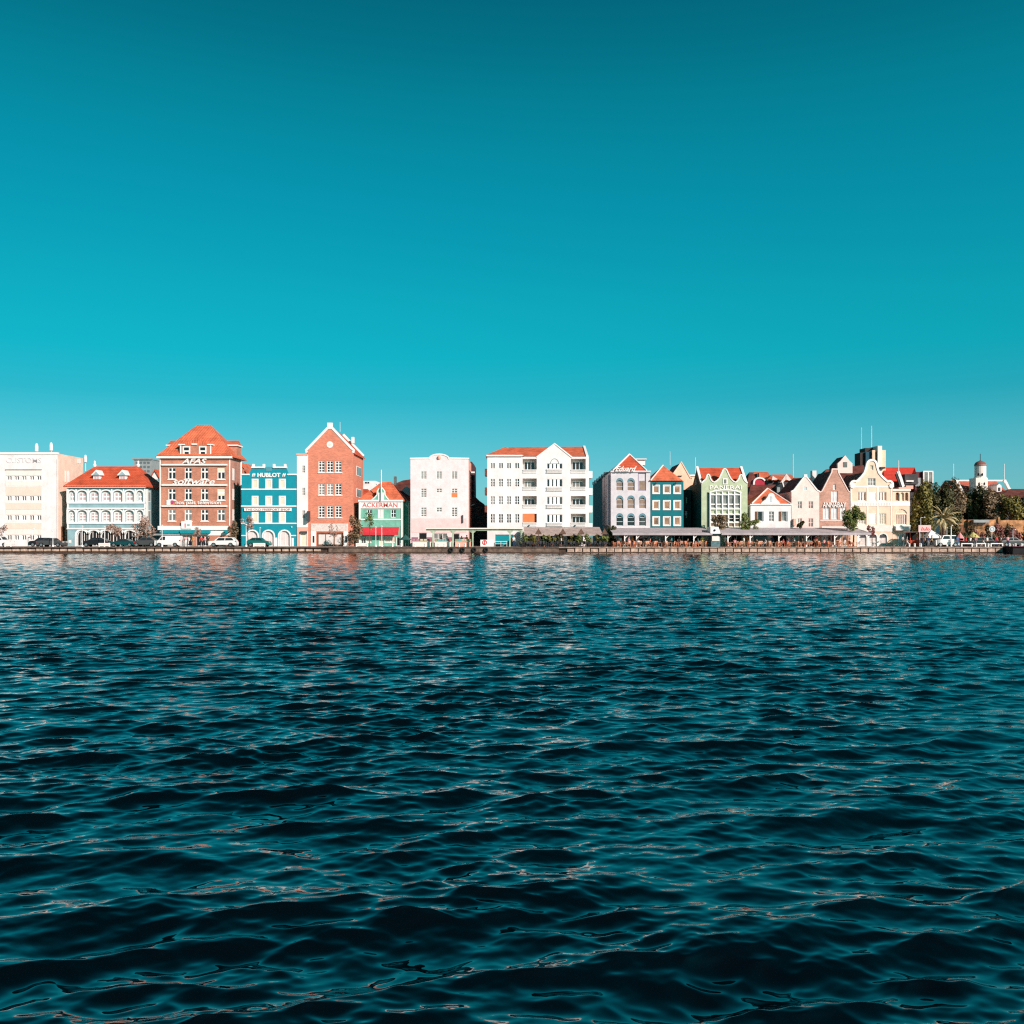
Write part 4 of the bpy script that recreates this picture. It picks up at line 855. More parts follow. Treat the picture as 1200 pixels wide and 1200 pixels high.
for y, h in ((569.8,1.6),(587.6,5.6),(615.6,7.6)): b.bx('white_band', 996.6, y, 1046, y+h, trimw if h < 7 else cream, f=-.07, t=.07)
mb = MB()
for i in range(26): mb.box(b.x(997.4+i*1.86), b.x(998.2+i*1.86), b.D-.1, b.D-.05, b.z(592.4), b.z(588.8))
b.part('balustrade', mb, cream)
for x in (996.6, 1015.8, 1027.8, 1044): b.bx('pilaster', x, 571.4, x+1.5, 615.6, trimw, f=-.05, t=.05)
# loggia wing
b = Bd('loggia_wing', 'cream corner wing with open top loggia, arched balcony window and white street arch', 'house', 1046, 1066, F0+.4)
for x0, x1 in ((1050,1054.6),(1055.6,1060),(1061,1065)): b.win(x0-.4, 577, x1-.4, 587, nx=1, ny=1, arch=True, fw=.06, pm=brownw if x0 != 1055.6 else peach, depth=.28, flat=.3, name='loggia_opening')
b.win(1049.6, 596.6, 1063, 602.2, nx=1, ny=1, arch=True, fw=.1, pm=peach, depth=.15, name='blind_arch'); b.win(1050, 603, 1062.4, 614.8, nx=5, ny=1, fw=.08, pm=glassb, mw=.06)
b.win(1053, 626, 1062, 641, nx=1, ny=1, arch=True, fw=.1, trim=.15, pm=mat('white_arch_infill', (1,1,1)), name='arched_door')
b.front([(1046.2,641),(1066,641),(1066,574.6),(1046.2,574.6)], yellow)
b.body(1046.2, 1066, 574.6, .35, 9, mat('side_cream', (.7,.48,.3)))
b.bx('parapet', 1045.8, 573, 1066.8, 575.4, cream, f=-.2, t=.8); b.bx('white_band', 1046.4, 587.8, 1066.2, 592.8, trimw, f=-.08, t=.08); b.bx('white_band', 1046.4, 615.4, 1066.4, 617, trimw, f=-.4, t=.4)
b.bx('white_awning', 1047.4, 616.8, 1064, 621.6, trimw, f=-1.0, t=.95)
b.bx('turret', 1056, 570.6, 1064.6, 573.4, salmon, f=1, t=4)
# tower block behind
b = Bd('stepped_tower', 'modern stepped tower, dark left faces and cream right side, behind yellow gable', 'tower', 1008, 1036, 186)
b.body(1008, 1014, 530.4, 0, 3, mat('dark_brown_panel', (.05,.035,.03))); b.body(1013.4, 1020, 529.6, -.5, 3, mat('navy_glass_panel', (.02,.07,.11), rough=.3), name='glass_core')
b.body(1016, 1026, 524.4, 1, 4, mat('dark_brown_panel', (1,1,1)), name='upper_core'); b.body(1020, 1026, 528, -1, 3, peach, name='peach_core'); b.body(1025.4, 1030.4, 523.2, -1.4, 5, cream, name='lift_shaft')  # core blocks differ in base colour, dark brown, peach and cream
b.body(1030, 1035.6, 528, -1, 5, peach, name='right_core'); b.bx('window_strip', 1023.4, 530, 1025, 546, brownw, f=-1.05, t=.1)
mast(1009.6, 501, 531, 190, .05, 'left of the two thin tall masts on the stepped tower'); mast(1021.4, 499, 524.6, 191, .07, 'right of the two tall masts on the stepped tower')
# red roofed house right
b = Bd('red_roofed_house', 'bright red roofed building with white rear gable behind the loggia wing', 'house', 1034, 1076, 178)
b.body(1036, 1074, 577, 0, 12, dgrey)
b.part('roof', MB().raw([(b.x(1034),177.5,b.z(580)),(b.x(1057),177.5,b.z(580)),(b.x(1075),177.5,b.z(566)),(X(1072,186),186,Z(547.6,186)),(X(1036,186),186,Z(547.6,186)),(b.x(1076),192,b.z(570)),(b.x(1034),192,b.z(570))],[(0,1,2,3,4),(2,5,3),(3,5,6,4),(4,6,0)]), mat('vivid_red_tiles', (.60,.05,.03), tiles=1, noise=.15))
b.stroke('white_verge', [(1048.6,553),(1051.6,561),(1055,571.6),(1057,575)], .5, trimw, f=-1.6, t=.5); b.stroke('verge_shadow', [(1046.6,556),(1049.4,563),(1053,574)], .34, dgrey, f=-1.5, t=.4)
b.bx('dormer_flat', 1058, 556, 1073, 568, dgrey, f=-1, t=3); b.bx('dormer_cap', 1058.6, 563.4, 1067, 565, trimw, f=-1.4, t=.4); b.bx('parapet_block', 1056.6, 569.6, 1065, 573.6, salmon, f=-2, t=2)
b.bx('rooftop_box', 1046.6, 544.4, 1052.4, 546.4, dgrey, f=6, t=1)
mast(1053, 539.5, 556, 174, .09, 'white mast on the bright red roof above the loggia wing')
b = Bd('glass_box_building', 'white framed glass box annex beside the bright red roof, above the trees', 'building', 1072, 1092, 184)
b.body(1072, 1081, 553, 0, 6, mat('maroon_panel', (.12,.03,.035))); b.body(1080.6, 1092, 552.6, -.4, 6, dgrey, name='glazed_block')
b.bx('white_frame', 1080.4, 552, 1092.2, 553.6, trimw, f=-.6, t=.3)
for x in (1080.4, 1085.6, 1091): b.bx('white_frame', x, 553.6, x+1.3, 566, trimw, f=-.6, t=.3)
for x0 in (1081.9, 1087.1): b.bx('pane', x0, 554, x0+3.6, 565, glassg, f=-.5, t=.05)
b.bx('grey_cladding', 1072, 560, 1080, 570, greyc, f=-.2, t=.2)
# ============================================================ 17 fort church, roofs and wall
b = Bd('fort_church', 'white fort church with round cupola tower, dark dome and red tiled roof', 'church', 1118, 1184, 205)
b.body(1122, 1182, 577, 0, 12, white)
b.part('roof', MB().prismx([(205,Z(578,205)),(210.5,Z(563,210.5)),(216,Z(578,205))], X(1121,205), X(1182,205)), mat('brownish_red_tiles', (.62,.16,.10), tiles=1, noise=.35))
b.part('ridge', MB().box(X(1119,210), X(1180,210), 210.2, 210.9, Z(564,210), Z(562.2,210)), trimw)
b.stroke('gable_coping', [(1118.4,562),(1121,564),(1124.4,570),(1128.6,578)], .5, trimw, f=-.2, t=.6); b.stroke('gable_coping', [(1176.6,562.6),(1179,566),(1181.4,571),(1184.6,576)], .5, trimw, f=-.2, t=.6)
cx = X(1148.4,204)
b.part('tower', MB().box(X(1143.6,203), X(1157.6,203), 203, 206, GROUND, Z(560,203)), cream)
b.part('cupola', MB().lathe((X(1148.8,204.5), 204.5, Z(561,204)), [(1.3,0),(1.3,.3),(1.15,.35),(1.15,2.75),(1.22,2.8),(1.22,2.95)], 20), cream)
dome = b.part('dome', MB().lathe((X(1148.8,204.5), 204.5, Z(545.8,204)), [(1.25,0),(1.18,.35),(.95,.7),(.6,.95),(.2,1.1),(.06,1.12)], 20), mat('dark_brown_dome', (.22,.085,.07)))
b.part('finial', MB().tube((X(1148.8,204.5), 204.5, Z(541,204)), (X(1148.8,204.5), 204.5, Z(531.5,204)), .07).lathe((X(1148.8,204.5), 204.5, Z(540.5,204)), [(.08,0),(.18,.15),(.08,.3)], 8), dgrey, dome)
for x, y in ((1147.6,554.4),(1152,554.4),(1147.4,565.2),(1153.6,565.2)):
    b.part('arched_window', MB().prism([(X(x-.5,203)+0, Z(y+3,203)), (X(x+.5,203), Z(y+3,203)), (X(x+.5,203), Z(y+.6,203)), (X(x,203), Z(y,203)), (X(x-.5,203), Z(y+.6,203))], 202.85 if y > 560 else 203.1, 203.6), dark)
b.part('roof_dormer', MB().prism([(X(1171,203),Z(576,203)),(X(1176.6,203),Z(576,203)),(X(1176.6,203),Z(569,203)),(X(1173.8,203),Z(566.6,203)),(X(1171,203),Z(569,203))], 204, 208), trimw)
b.part('dormer_pane', MB().box(X(1172.6,203), X(1175,203), 203.9, 204.1, Z(575,203), Z(571,203)), dgrey)
mast(1117.4, 543.5, 580, 204, .09, 'white flagpole at the left end of the fort church roof', name='flagpole'); mast(1176.8, 543.5, 566, 204, .09, 'white flagpole at the right end of the fort church roof', name='flagpole')
b = rear_house(1170, 1225, 196, 583, 573, 1184, 1215, tiled, 'long low dark brown roof at the far right behind the trees', depth=12)
b = Bd('fort_wall', 'weathered ochre stone fort wall at right, below the dark trees', 'wall', 1122, 1240, 178)
och = mat('ochre_stone', (.62,.30,.13), noise=.65, nscale=.9, bump=.6, bscale=2)
b.body(1124, 1134.5, 609, .6, 2.6, och); b.body(1134.5, 1170, 609, 0, 2, och, name='bastion'); b.body(1170, 1240, 609.6, .4, 2.6, och, name='curtain_wall')
b.bx('wall_shade_patch', 1122, 615, 1134.4, 626, brownw, f=.4, t=.2); b.bx('railing_terrace', 1138, 609.4, 1156, 612.4, greyc, f=-1, t=1)  # brown slab paints a shaded area of the fort wall
rl = MB()
for i in range(12): rl.box(b.x(1138+i*1.6), b.x(1138.5+i*1.6), b.D-1, b.D-.9, b.z(616), b.z(612.4))
b.part('railing', rl, dgrey); b.bx('wall_post', 1168.6, 606, 1170.6, 640, och, f=-.3, t=.6)
# ============================================================ quay
tan = mat('weathered_quay_concrete', (.38,.265,.20), noise=.5, nscale=1.4, bump=.5, bscale=5)
tanl = mat('pale_quay_blocks', (.58,.41,.31), noise=.45, nscale=1.6, bump=.4)
qdark = mat('dark_brown_concrete', (.085,.05,.035), noise=.5, nscale=1.2)  # dark brown tone behind and around the pale blocks
q = thing('quay_wall', (-30, 150, 0), 'long brown concrete quay wall with pale blocks along the waterline', 'quay')
XL, XR = -230, X(1178, 150)
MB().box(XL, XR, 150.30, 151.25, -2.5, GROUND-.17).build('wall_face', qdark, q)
MB().box(XL, X(655,150), 149.92, 151.3, GROUND-.17, GROUND+.02).build('coping', mat('dark_brown_coping', (.13,.08,.06), noise=.5, nscale=1.4, bump=.5), q)
MB().box(X(655,150)+.002, XR, 149.92, 151.3, GROUND-.17, GROUND+.02).build('coping', tan, q)
MB().box(XL, XR, 150.0, 150.6, -.6, .17).build('base_beam', qdark, q)
MB().box(X(385,150), X(655,150), 150.02, 150.29, .1, GROUND-.175).build('patched_section', mat('brown_patched_concrete', (.20,.135,.10), noise=.6, nscale=1.2, bump=.6, bscale=3), q)
bl, bd = MB(), MB(); px = -340.; rb = random.Random(3)
while px < 1175:
    w = 9.3
    x0, x1 = X(px+.7, 150), X(px+w-.5, 150)
    if x1 < X(384, 150):
        bl.box(x0+rb.uniform(0,.08), x1-rb.uniform(0,.1), 150.02+rb.uniform(0,.03), 150.4, .27, .62+rb.uniform(-.03,.05))
    elif x0 > X(656, 150):
        bl.box(x0-.03, x1-rb.uniform(0,.06), 150.0+rb.uniform(0,.03), 150.4, .15, .68+rb.uniform(-.03,.06)); 
    px += w
bl.build('block_course', tanl, q)
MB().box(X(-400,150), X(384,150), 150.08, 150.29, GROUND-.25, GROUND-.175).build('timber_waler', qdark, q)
q2 = thing('side_quay_wall', (110, 151.2, 0), 'dark low quay edge running off at the far right behind the pontoon', 'quay')
MB().box(XR+.01, 420, 151.0, 152.2, -2.5, GROUND-.02).build('wall_face', qdark, q2)
ty = mat('tyre_rubber', (.018,.017,.017), noise=.3)
def torus(c, Rr, r, axis='y', n=18, m=8):
    V, F = [], []
    for i in range(n):
        a = 2*math.pi*i/n
        for j in range(m):
            t = 2*math.pi*j/m; rr = Rr+r*math.cos(t)
            V.append((c[0]+rr*math.cos(a), c[1]+r*math.sin(t), c[2]+rr*math.sin(a)))
            F.append((i*m+j, ((i+1)%n)*m+j, ((i+1)%n)*m+(j+1)%m, i*m+(j+1)%m))
    return V, F
tl = ['first tyre fender on the brown quay wall, counting from the left', 'second tyre fender on the quay wall from the left', 'third tyre fender on the quay wall from the left', 'fourth tyre fender, below the pink roundel board', ]
for px, lb in zip((528.5,542,555.6,569.4), tl):
    V, F = torus((X(px,149.8), 149.82, .5), .26, .12); m = MB().raw(V, F)
    solo(m, 'tyre_fender', ty, (X(px,149.8), 149.82, .12), lb, 'tyre', 'tyre fenders hung on the quay wall', smooth=True)
pt = thing('pontoon', (X(1200,149), 149, .1), 'dark low pontoon moored past the right end of the quay', 'pontoon')
MB().prismx([(147.6,-.3),(150.6,-.3),(150.6,.75),(150.4,.95),(147.9,.95),(147.4,.7)], X(1181,149), X(1290,149)).build('hull', mat('black_hull', (.02,.018,.02), noise=.3), pt)
MB().box(X(1180,149), X(1291,149), 147.3, 150.7, .95, 1.06).build('deck_edge', mat('maroon_deck', (.11,.03,.05)), pt)
# ============================================================ cars
rub = ty; rimm = mat('alloy_rim', (.45,.45,.45), metal=.8, rough=.35, noise=.05)
lampm = mat('headlight_glass', (.7,.7,.68), rough=.15, noise=.02); tailm = mat('tail_light_glass', (.5,.02,.02), rough=.2, noise=.02)
carglass = mat('car_glass', (.02,.028,.032), rough=.06, spec=.6, noise=.05)
def car(name, label, pxc, D, L, H, paint, kind='sedan', face=-1, group='cars parked along the quay street'):
    t = thing(name, (X(pxc,D), D, GROUND), label, 'van' if kind == 'van' else 'car', group)
    g = .18; W = 1.78; r = .32
    prof = {'sedan': [(0,.30),(.02,.55),(.06,.62),(.27,.68),(.40,1),(.66,1),(.82,.72),(.97,.68),(1,.52),(1,.28)],
            'suv':   [(0,.28),(.01,.55),(.05,.60),(.24,.64),(.34,1),(.86,1),(.97,.64),(1,.55),(1,.25)],
            'van':   [(0,.24),(.01,.46),(.05,.52),(.15,.58),(.28,1),(.96,1),(.99,.92),(1,.5),(1,.2)],
            'hatch': [(0,.30),(.02,.55),(.06,.62),(.26,.68),(.40,1),(.74,1),(.93,.72),(.99,.62),(1,.3)]}[kind]
    P = [((u-.5)*L*-face*-1 if False else (u-.5)*L, z*H) for u, z in prof]
    body = []
    # underside with wheel arches
    wx = [-L*.5+L*.19, L*.5-L*.19]
    low = [(L/2*.98, g)]
    for c in (wx[1], wx[0]):
        low += [(c+(r+.07)*math.cos(a), .02+r+(r+.02)*math.sin(a)-.02) for a in [i*math.pi/6 for i in range(0, 7)]]
    low += [(-L/2*.98, g)]
    out = P+low                                   # closed outline x,z  (left to right over the top, back underneath)
    V, F = [], []
    n = len(out)
    def wid(z): return W/2 if z < .62*H else W/2-(z/H-.62)*.55
    for s_ in (-1, 1):
        for x, z in out: V.append((x, s_*wid(z), z))
    tr = tessellate_polygon([[Vector((x, z, 0)) for x, z in out]])
    F += [tuple(tt) for tt in tr]+[(a+n, c+n, b_+n) for a, b_, c in tr]
    F += [(i, (i+1)%n, (i+1)%n+n, i+n) for i in range(n)]
    bm_ = link_mesh('body', V, F, paint, t)
    # side windows: inset copy of the greenhouse
    top = [p for p in P if p[1] >= .66*H] if kind != 'van' else [((.20-.5)*L,.62*H),((.29-.5)*L,.93*H),((.42-.5)*L,.93*H),((.42-.5)*L,.62*H)]
    if kind == 'sedan': top = [((.30-.5)*L,.69*H),((.415-.5)*L,.95*H),((.65-.5)*L,.95*H),((.79-.5)*L,.72*H)]
    if kind == 'hatch': top = [((.30-.5)*L,.69*H),((.41-.5)*L,.95*H),((.74-.5)*L,.95*H),((.88-.5)*L,.72*H)]
    if kind == 'suv': top = [((.275-.5)*L,.66*H),((.36-.5)*L,.94*H),((.85-.5)*L,.94*H),((.93-.5)*L,.68*H)]
    for s_ in (-1, 1):
        V = [(x, s_*(wid(z)+.012), z) for x, z in top]+[(x, s_*(wid(z)-.02), z) for x, z in top]; k = len(top)
        link_mesh('side_window', V, [tuple(range(k)), tuple(range(k, 2*k))]+[(i, (i+1)%k, (i+1)%k+k, i+k) for i in range(k)], carglass, t)
        if kind != 'van':
            for u in ((top[0][0]+top[-1][0])/2,):
                z0, z1 = .68*H, .96*H
                link_mesh('door_pillar', [(u-.05, s_*(wid(z0)+.03), z0),(u+.05, s_*(wid(z0)+.03), z0),(u+.05, s_*(wid(z1)+.03), z1),(u-.05, s_*(wid(z1)+.03), z1),(u-.05, s_*(wid(z0)-.03), z0),(u+.05, s_*(wid(z0)-.03), z0),(u+.05, s_*(wid(z1)-.03), z1),(u-.05, s_*(wid(z1)-.03), z1)], [(0,1,2,3),(4,7,6,5),(0,4,5,1),(1,5,6,2),(2,6,7,3),(3,7,4,0)], paint, t)
        for c in wx:
            w = MB().tube((c, s_*(W/2-.21), r), (c, s_*(W/2+.01), r), r, n=16); wo_ = link_mesh('wheel', w.V, w.F, rub, t)
            w = MB().tube((c, s_*(W/2), r), (c, s_*(W/2+.025), r), r*.62, n=12); link_mesh('rim', w.V, w.F, rimm, wo_)
        x0 = -L/2; m = MB().box(x0-.02, x0+.2, s_*(W/2-.42), s_*(W/2-.06), .5*H-.02, .56*H+.02); link_mesh('headlight', m.V, m.F, lampm, t)
        m = MB().box(L/2-.12, L/2+.015, s_*(W/2-.3), s_*(W/2+.012), .52*H, .62*H); link_mesh('tail_light', m.V, m.F, tailm, t)
    # windscreen
    a, c = [p for p in P if p[1] < .7*H][-1] if False else (P[3], P[4])[0], P[4]
    def lerp(p, q_, u): return (p[0]+(q_[0]-p[0])*u, p[1]+(q_[1]-p[1])*u)
    A, B_ = lerp(a, c, .1), lerp(a, c, .9)
    link_mesh('windscreen', [(A[0]-.02, -wid(A[1])+.1, A[1]+.02),(A[0]-.02, wid(A[1])-.1, A[1]+.02),(B_[0]-.02, wid(B_[1])-.1, B_[1]+.02),(B_[0]-.02, -wid(B_[1])+.1, B_[1]+.02),
        (A[0]+.03, -wid(A[1])+.1, A[1]-.02),(A[0]+.03, wid(A[1])-.1, A[1]-.02),(B_[0]+.03, wid(B_[1])-.1, B_[1]-.02),(B_[0]+.03, -wid(B_[1])+.1, B_[1]-.02)], [(0,1,2,3),(4,7,6,5),(0,4,5,1),(1,5,6,2),(2,6,7,3),(3,7,4,0)], carglass, t)
    if face > 0: t.rotation_euler = (0, 0, math.pi)
    return t
pb = mat('black_car_paint', (.012,.012,.015), rough=.2, spec=.6, noise=.03); pg = mat('dark_grey_car_paint', (.06,.06,.06), rough=.25, spec=.6, noise=.03)
pw_ = mat('white_car_paint', (.74,.73,.71), rough=.3, noise=.03); pt_ = mat('dark_teal_car_paint', (.006,.05,.055), rough=.2, spec=.6, noise=.03)
ps = mat('silver_car_paint', (.30,.31,.30), rough=.3, spec=.6, noise=.03); pgn = mat('green_car_paint', (.008,.13,.12), rough=.25, noise=.03)
car('parked_car', 'white boxy car cut off by the left edge, before the white office', -2, 155, 4.5, 1.65, pw_, 'suv', 1)
car('parked_car', 'black hatchback half hidden behind the dark grey sedan by the white office', 50, 157.4, 3.9, 1.45, pb, 'hatch', -1)
car('parked_car', 'dark grey sedan in front of the right corner of the white office', 61, 154.4, 4.3, 1.42, pg, 'sedan', 1)
car('parked_car', 'black sedan parked before the left arches of the grey green gallery house', 113, 155, 4.2, 1.45, pb, 'hatch', -1)
car('parked_car', 'dark teal low car in front of the grey green gallery house', 145, 154.8, 4.1, 1.25, pt_, 'sedan', -1)
car('parked_car', 'grey hatchback under the bare tree left of the white van', 171, 155.2, 3.9, 1.5, pg, 'hatch', -1)
car('parked_van', 'white panel van in front of the brick building with wall lettering', 198, 154.8, 4.1, 1.75, pw_, 'van', -1)
car('parked_car', 'white estate car before the arched shopfront of the lettered brick building', 262, 155, 4.4, 1.5, pw_, 'suv', -1)
car('parked_car', 'green hatchback before the left arch of the bright teal house', 303.6, 154.6, 3.7, 1.45, pgn, 'hatch', 1)
car('parked_van', 'white minibus parked below the palm tree at right', 1108, 155.5, 3.9, 1.85, pw_, 'suv', -1)
car('parked_car', 'silver car just left of the white minibus under the palm', 1093, 157.5, 3.6, 1.3, ps, 'hatch', -1)
car('parked_car', 'black car behind the white barriers below the ochre fort wall', 1148, 158.5, 4.3, 1.5, pb, 'suv', -1)
car('parked_car', 'dark grey car behind the last white barrier below the fort wall', 1186, 158, 4.3, 1.45, pg, 'sedan', 1)
# ============================================================ trees and plants
def leaf_mat(name, c1, c2):
    m = mat(name, c1, rough=.65, noise=0, spec=.25); t = m.node_tree
    p = [n for n in t.nodes if n.type == 'BSDF_PRINCIPLED'][0]
    oi = t.nodes.new('ShaderNodeNewGeometry'); rp = t.nodes.new('ShaderNodeValToRGB')
    rp.color_ramp.elements[0].color = (*c1, 1); rp.color_ramp.elements[1].color = (*c2, 1)
    t.links.new(oi.outputs['Random Per Island'], rp.inputs[0]); t.links.new(rp.outputs[0], p.inputs['Base Color'])
    return m
bark = mat('tree_bark', (.16,.10,.07), noise=.4, nscale=4)
olive = leaf_mat('olive_foliage', (.05,.055,.012), (.26,.22,.06)); darkf = leaf_mat('dark_foliage', (.018,.026,.010), (.12,.11,.04))
brownf = leaf_mat('dry_brown_foliage', (.06,.042,.022), (.30,.21,.12)); twig = leaf_mat('dry_pinkish_foliage', (.20,.12,.09), (.50,.34,.27))
rosef = leaf_mat('rose_blossom_foliage', (.10,.05,.03), (.42,.16,.15)); greenf = leaf_mat('fresh_green_foliage', (.04,.07,.015), (.22,.24,.06))
def tree(name, label, px, D, ytop, ybot, rpx, fm, seed, n=1500, leaf=.2, trunk=.16, blobs=9, cat='tree', group=None, base=None, kids=True, squash=1.0):
    rr = random.Random(seed); cx = X(px, D); zt, zb = Z(ytop, D), Z(ybot, D); rx = rpx*D/FPX; rz = (zt-zb)/2
    z0 = GROUND if base is None else base
    t = thing(name, (cx, D, z0), label, cat, group)
    cz = (zt+zb)/2; bl = []
    for i in range(blobs):
        a = rr.uniform(0, 6.283); u = rr.uniform(.2, .86); v = rr.uniform(-.78, .74)
        bl.append((cx+rx*u*math.cos(a)*(1-abs(v)*.35), D+rx*.8*u*math.sin(a), cz+rz*v, rr.uniform(.27, .46)))
    tm = MB(); top = (cx+rr.uniform(-.1,.1)*rx, D, zb+rz*.5)
    tm.tube((cx, D, z0-.05), top, trunk, trunk*.6, n=8)
    for bx_, by_, bz_, br in bl: tm.tube((top[0], top[1], top[2]-rz*.25), (bx_, by_, bz_), trunk*.42, trunk*.08, n=5, cap=False)
    tm.build('trunk', bark, t)
    V, F = [], []
    for bx_, by_, bz_, br in bl:
        for i in range(n//blobs):
            while True:
                x, y, z = rr.uniform(-1,1), rr.uniform(-1,1), rr.uniform(-1,1); d = x*x+y*y+z*z
                if .12 < d < 1: break
            if rr.random() < .25: x *= 1.25; y *= 1.25; z *= 1.2
            c = Vector((bx_+x*rx*br, by_+y*rx*br, bz_+z*rz*br*1.25))
            nn = Vector((x, y, z*.8+.35))+Vector((rr.uniform(-1,1), rr.uniform(-1,1), rr.uniform(-1,1)))*.75
            nn.normalize(); u = nn.orthogonal().normalized(); w = nn.cross(u); ang = rr.uniform(0, 3.14)
            u, w = u*math.cos(ang)+w*math.sin(ang), w*math.cos(ang)-u*math.sin(ang)
            s = leaf*rr.uniform(.6, 1.35); k = len(V)
            V += [c+u*s, c+w*s*.55, c-u*s, c-w*s*.55]; F.append((k, k+1, k+2, k+3))
    V = [tuple(v) for v in V]
    link_mesh('crown', V, F, fm, t, tuple(t.location))
    return t
G = 'trees beyond the market at right'
tree('leafy_tree', 'tall olive green tree right of the cream loggia wing', 1081, 168, 566, 628, 15, olive, 1, 5200, .24, .3, 13, group=G)
tree('leafy_tree', 'dark tree behind the palm, left of the fort church', 1103, 176, 563, 622, 14, darkf, 2, 4200, .26, .3, 12, group=G)
tree('leafy_tree', 'dark brownish tree in front of the left end of the church roof', 1121, 180, 564, 622, 14, brownf, 3, 3600, .26, .3, 12, group=G)
tree('leafy_tree', 'broad dark tree directly below the church cupola tower', 1142, 184, 571, 616, 17, darkf, 4, 4600, .27, .3, 13, group=G)
tree('leafy_tree', 'dark tree filling the gap left of the tree below the church tower', 1131, 188, 578, 624, 12, darkf, 31, 2600, .25, .25, 11, group=G)
tree('leafy_tree', 'low olive tree in front of the dusty brown tree, just above the wall', 1170, 184, 590, 622, 11, olive, 32, 2200, .24, .25, 11, group=G)
tree('leafy_tree', 'dusty brown tree right of and below the church tower', 1162, 182, 577, 617, 14, brownf, 5, 3600, .25, .3, 12, group=G)
tree('leafy_tree', 'rounded green tree above the right part of the ochre wall', 1184, 181, 580, 613, 15, olive, 6, 3800, .25, .3, 12, group=G)
tree('leafy_tree', 'dark green tree cut off by the right edge of the photo', 1206, 183, 580, 614, 14, darkf, 7, 3000, .25, .3, 11, group=G)
tree('leafy_tree', 'low dark tree squeezed under the olive tree beside the loggia wing', 1070, 172, 590, 632, 8, darkf, 8, 2200, .22, .2, 9, group=G)
tree('leafy_tree', 'low dark shrubby tree behind the palm trunk and white minibus', 1117, 172, 596, 634, 14, darkf, 9, 3000, .22, .2, 10, group=G)
tree('leafy_tree', 'leafy green tree between brown brick gable and yellow baroque gable', 1000, 156, 593, 621, 13, greenf, 10, 2600, .17, .14, 12)
S_ = 'small dry trees along the quay street'
tree('small_tree', 'sparse dry tree cut off by the left edge before the office', -1, 156, 611, 632, 8, twig, 11, 420, .15, .08, 9, group=S_)
tree('small_tree', 'sparse dry tree before the middle arches of the gallery house', 132, 156, 612, 628, 9.5, twig, 12, 620, .15, .08, 9, group=S_)
tree('small_tree', 'wide dry tree between gallery house and lettered brick building', 169, 157, 606, 630, 14, twig, 13, 1200, .16, .1, 12, group=S_)
tree('small_tree', 'narrow brownish tree at the right corner of the lettered brick building', 273, 158, 611, 637, 6.5, brownf, 14, 900, .16, .1, 9, group=S_)
tree('small_tree', 'pinkish dry tree before the left arch of the bright teal house', 291, 157, 603, 622, 9, twig, 15, 420, .15, .08, 9, group=S_)
tree('small_tree', 'small tree before the white entrance band of the lettered brick building', 231, 157, 617, 630, 6, twig, 16, 260, .14, .07, 7, group=S_)
tree('small_tree', 'brown green tree standing in the passage left of the mint shop', 417, 156, 604, 634, 9, brownf, 17, 1100, .16, .12, 11, group=S_)
tree('small_tree', 'wispy green tree in front of the mint shop left window', 433, 156.5, 600, 619, 8, greenf, 18, 330, .14, .07, 8, group=S_)
tree('small_tree', 'thin dry tree before the entrance of the tall salmon brick warehouse', 391, 156, 612, 632, 8, twig, 19, 170, .14, .07, 8, group=S_)
H_ = 'shrubs spilling over the long awning'
tree('flowering_shrub', 'brown flowering shrub above the awning under the tall gallery window', 843, 158.5, 604, 620, 11, brownf, 20, 1500, .16, .1, 10, 'shrub', H_)
tree('flowering_shrub', 'light green shrub climbing the right corner of the triple gable house', 873, 158.5, 602, 620, 8, greenf, 21, 1000, .15, .1, 9, 'shrub', H_)
tree('flowering_shrub', 'small green shrub at the left corner of the small white gabled house', 884, 158.6, 609, 620, 7, greenf, 22, 500, .14, .08, 7, 'shrub', H_)
tree('flowering_shrub', 'dark small shrub at the foot of the peach pink gable house', 938, 158.6, 610, 620, 5, darkf, 23, 500, .15, .08, 7, 'shrub', H_)
tree('flowering_shrub', 'rosy bush at the right end of the long awning', 1022, 155.5, 616, 627, 6, rosef, 24, 500, .15, .08, 7, 'shrub', H_)
tree('dark_tree', 'very dark tree between the beige cafe awning and lilac arched house', 717, 158, 615, 641, 7, darkf, 25, 1600, .2, .12, 9, 'tree')
P_ = 'cafe planters in front of the white hotel'
for i, (px, lb, fm) in enumerate(((614,'green cafe planter left of the first brown parasol', greenf),(625,'bushy cafe planter just before the first brown parasol', olive),(637,'cafe planter under the beige awning left of the hotel gable', greenf),(646,'tall leafy cafe planter directly under the hotel central windows', olive),(656,'cafe planter left of the second brown parasol pole', darkf),(668,'low green cafe planter between second and third parasols', olive),(677,'yellowish cafe planter just left of the third parasol', greenf),(690,'tall cafe planter at the right corner of the white hotel', greenf),(700,'leafy cafe planter in the shaded lane before the hotel flank', olive),(709,'last cafe planter, just left of the very dark tree', greenf))):
    t = tree('potted_plant', lb, px, 153.6+(i%3)*.5, 626, 637, 6, fm, 40+i, 420, .15, .05, 7, 'plant', P_)
    c = t.location; MB().lathe((c.x, c.y, GROUND), [(.28,0),(.36,.5),(.4,.52),(.36,.56)], 10).build('pot', mat('clay_pot', (.25,.12,.07)), t)
B_ = 'bushes along the fort wall market'
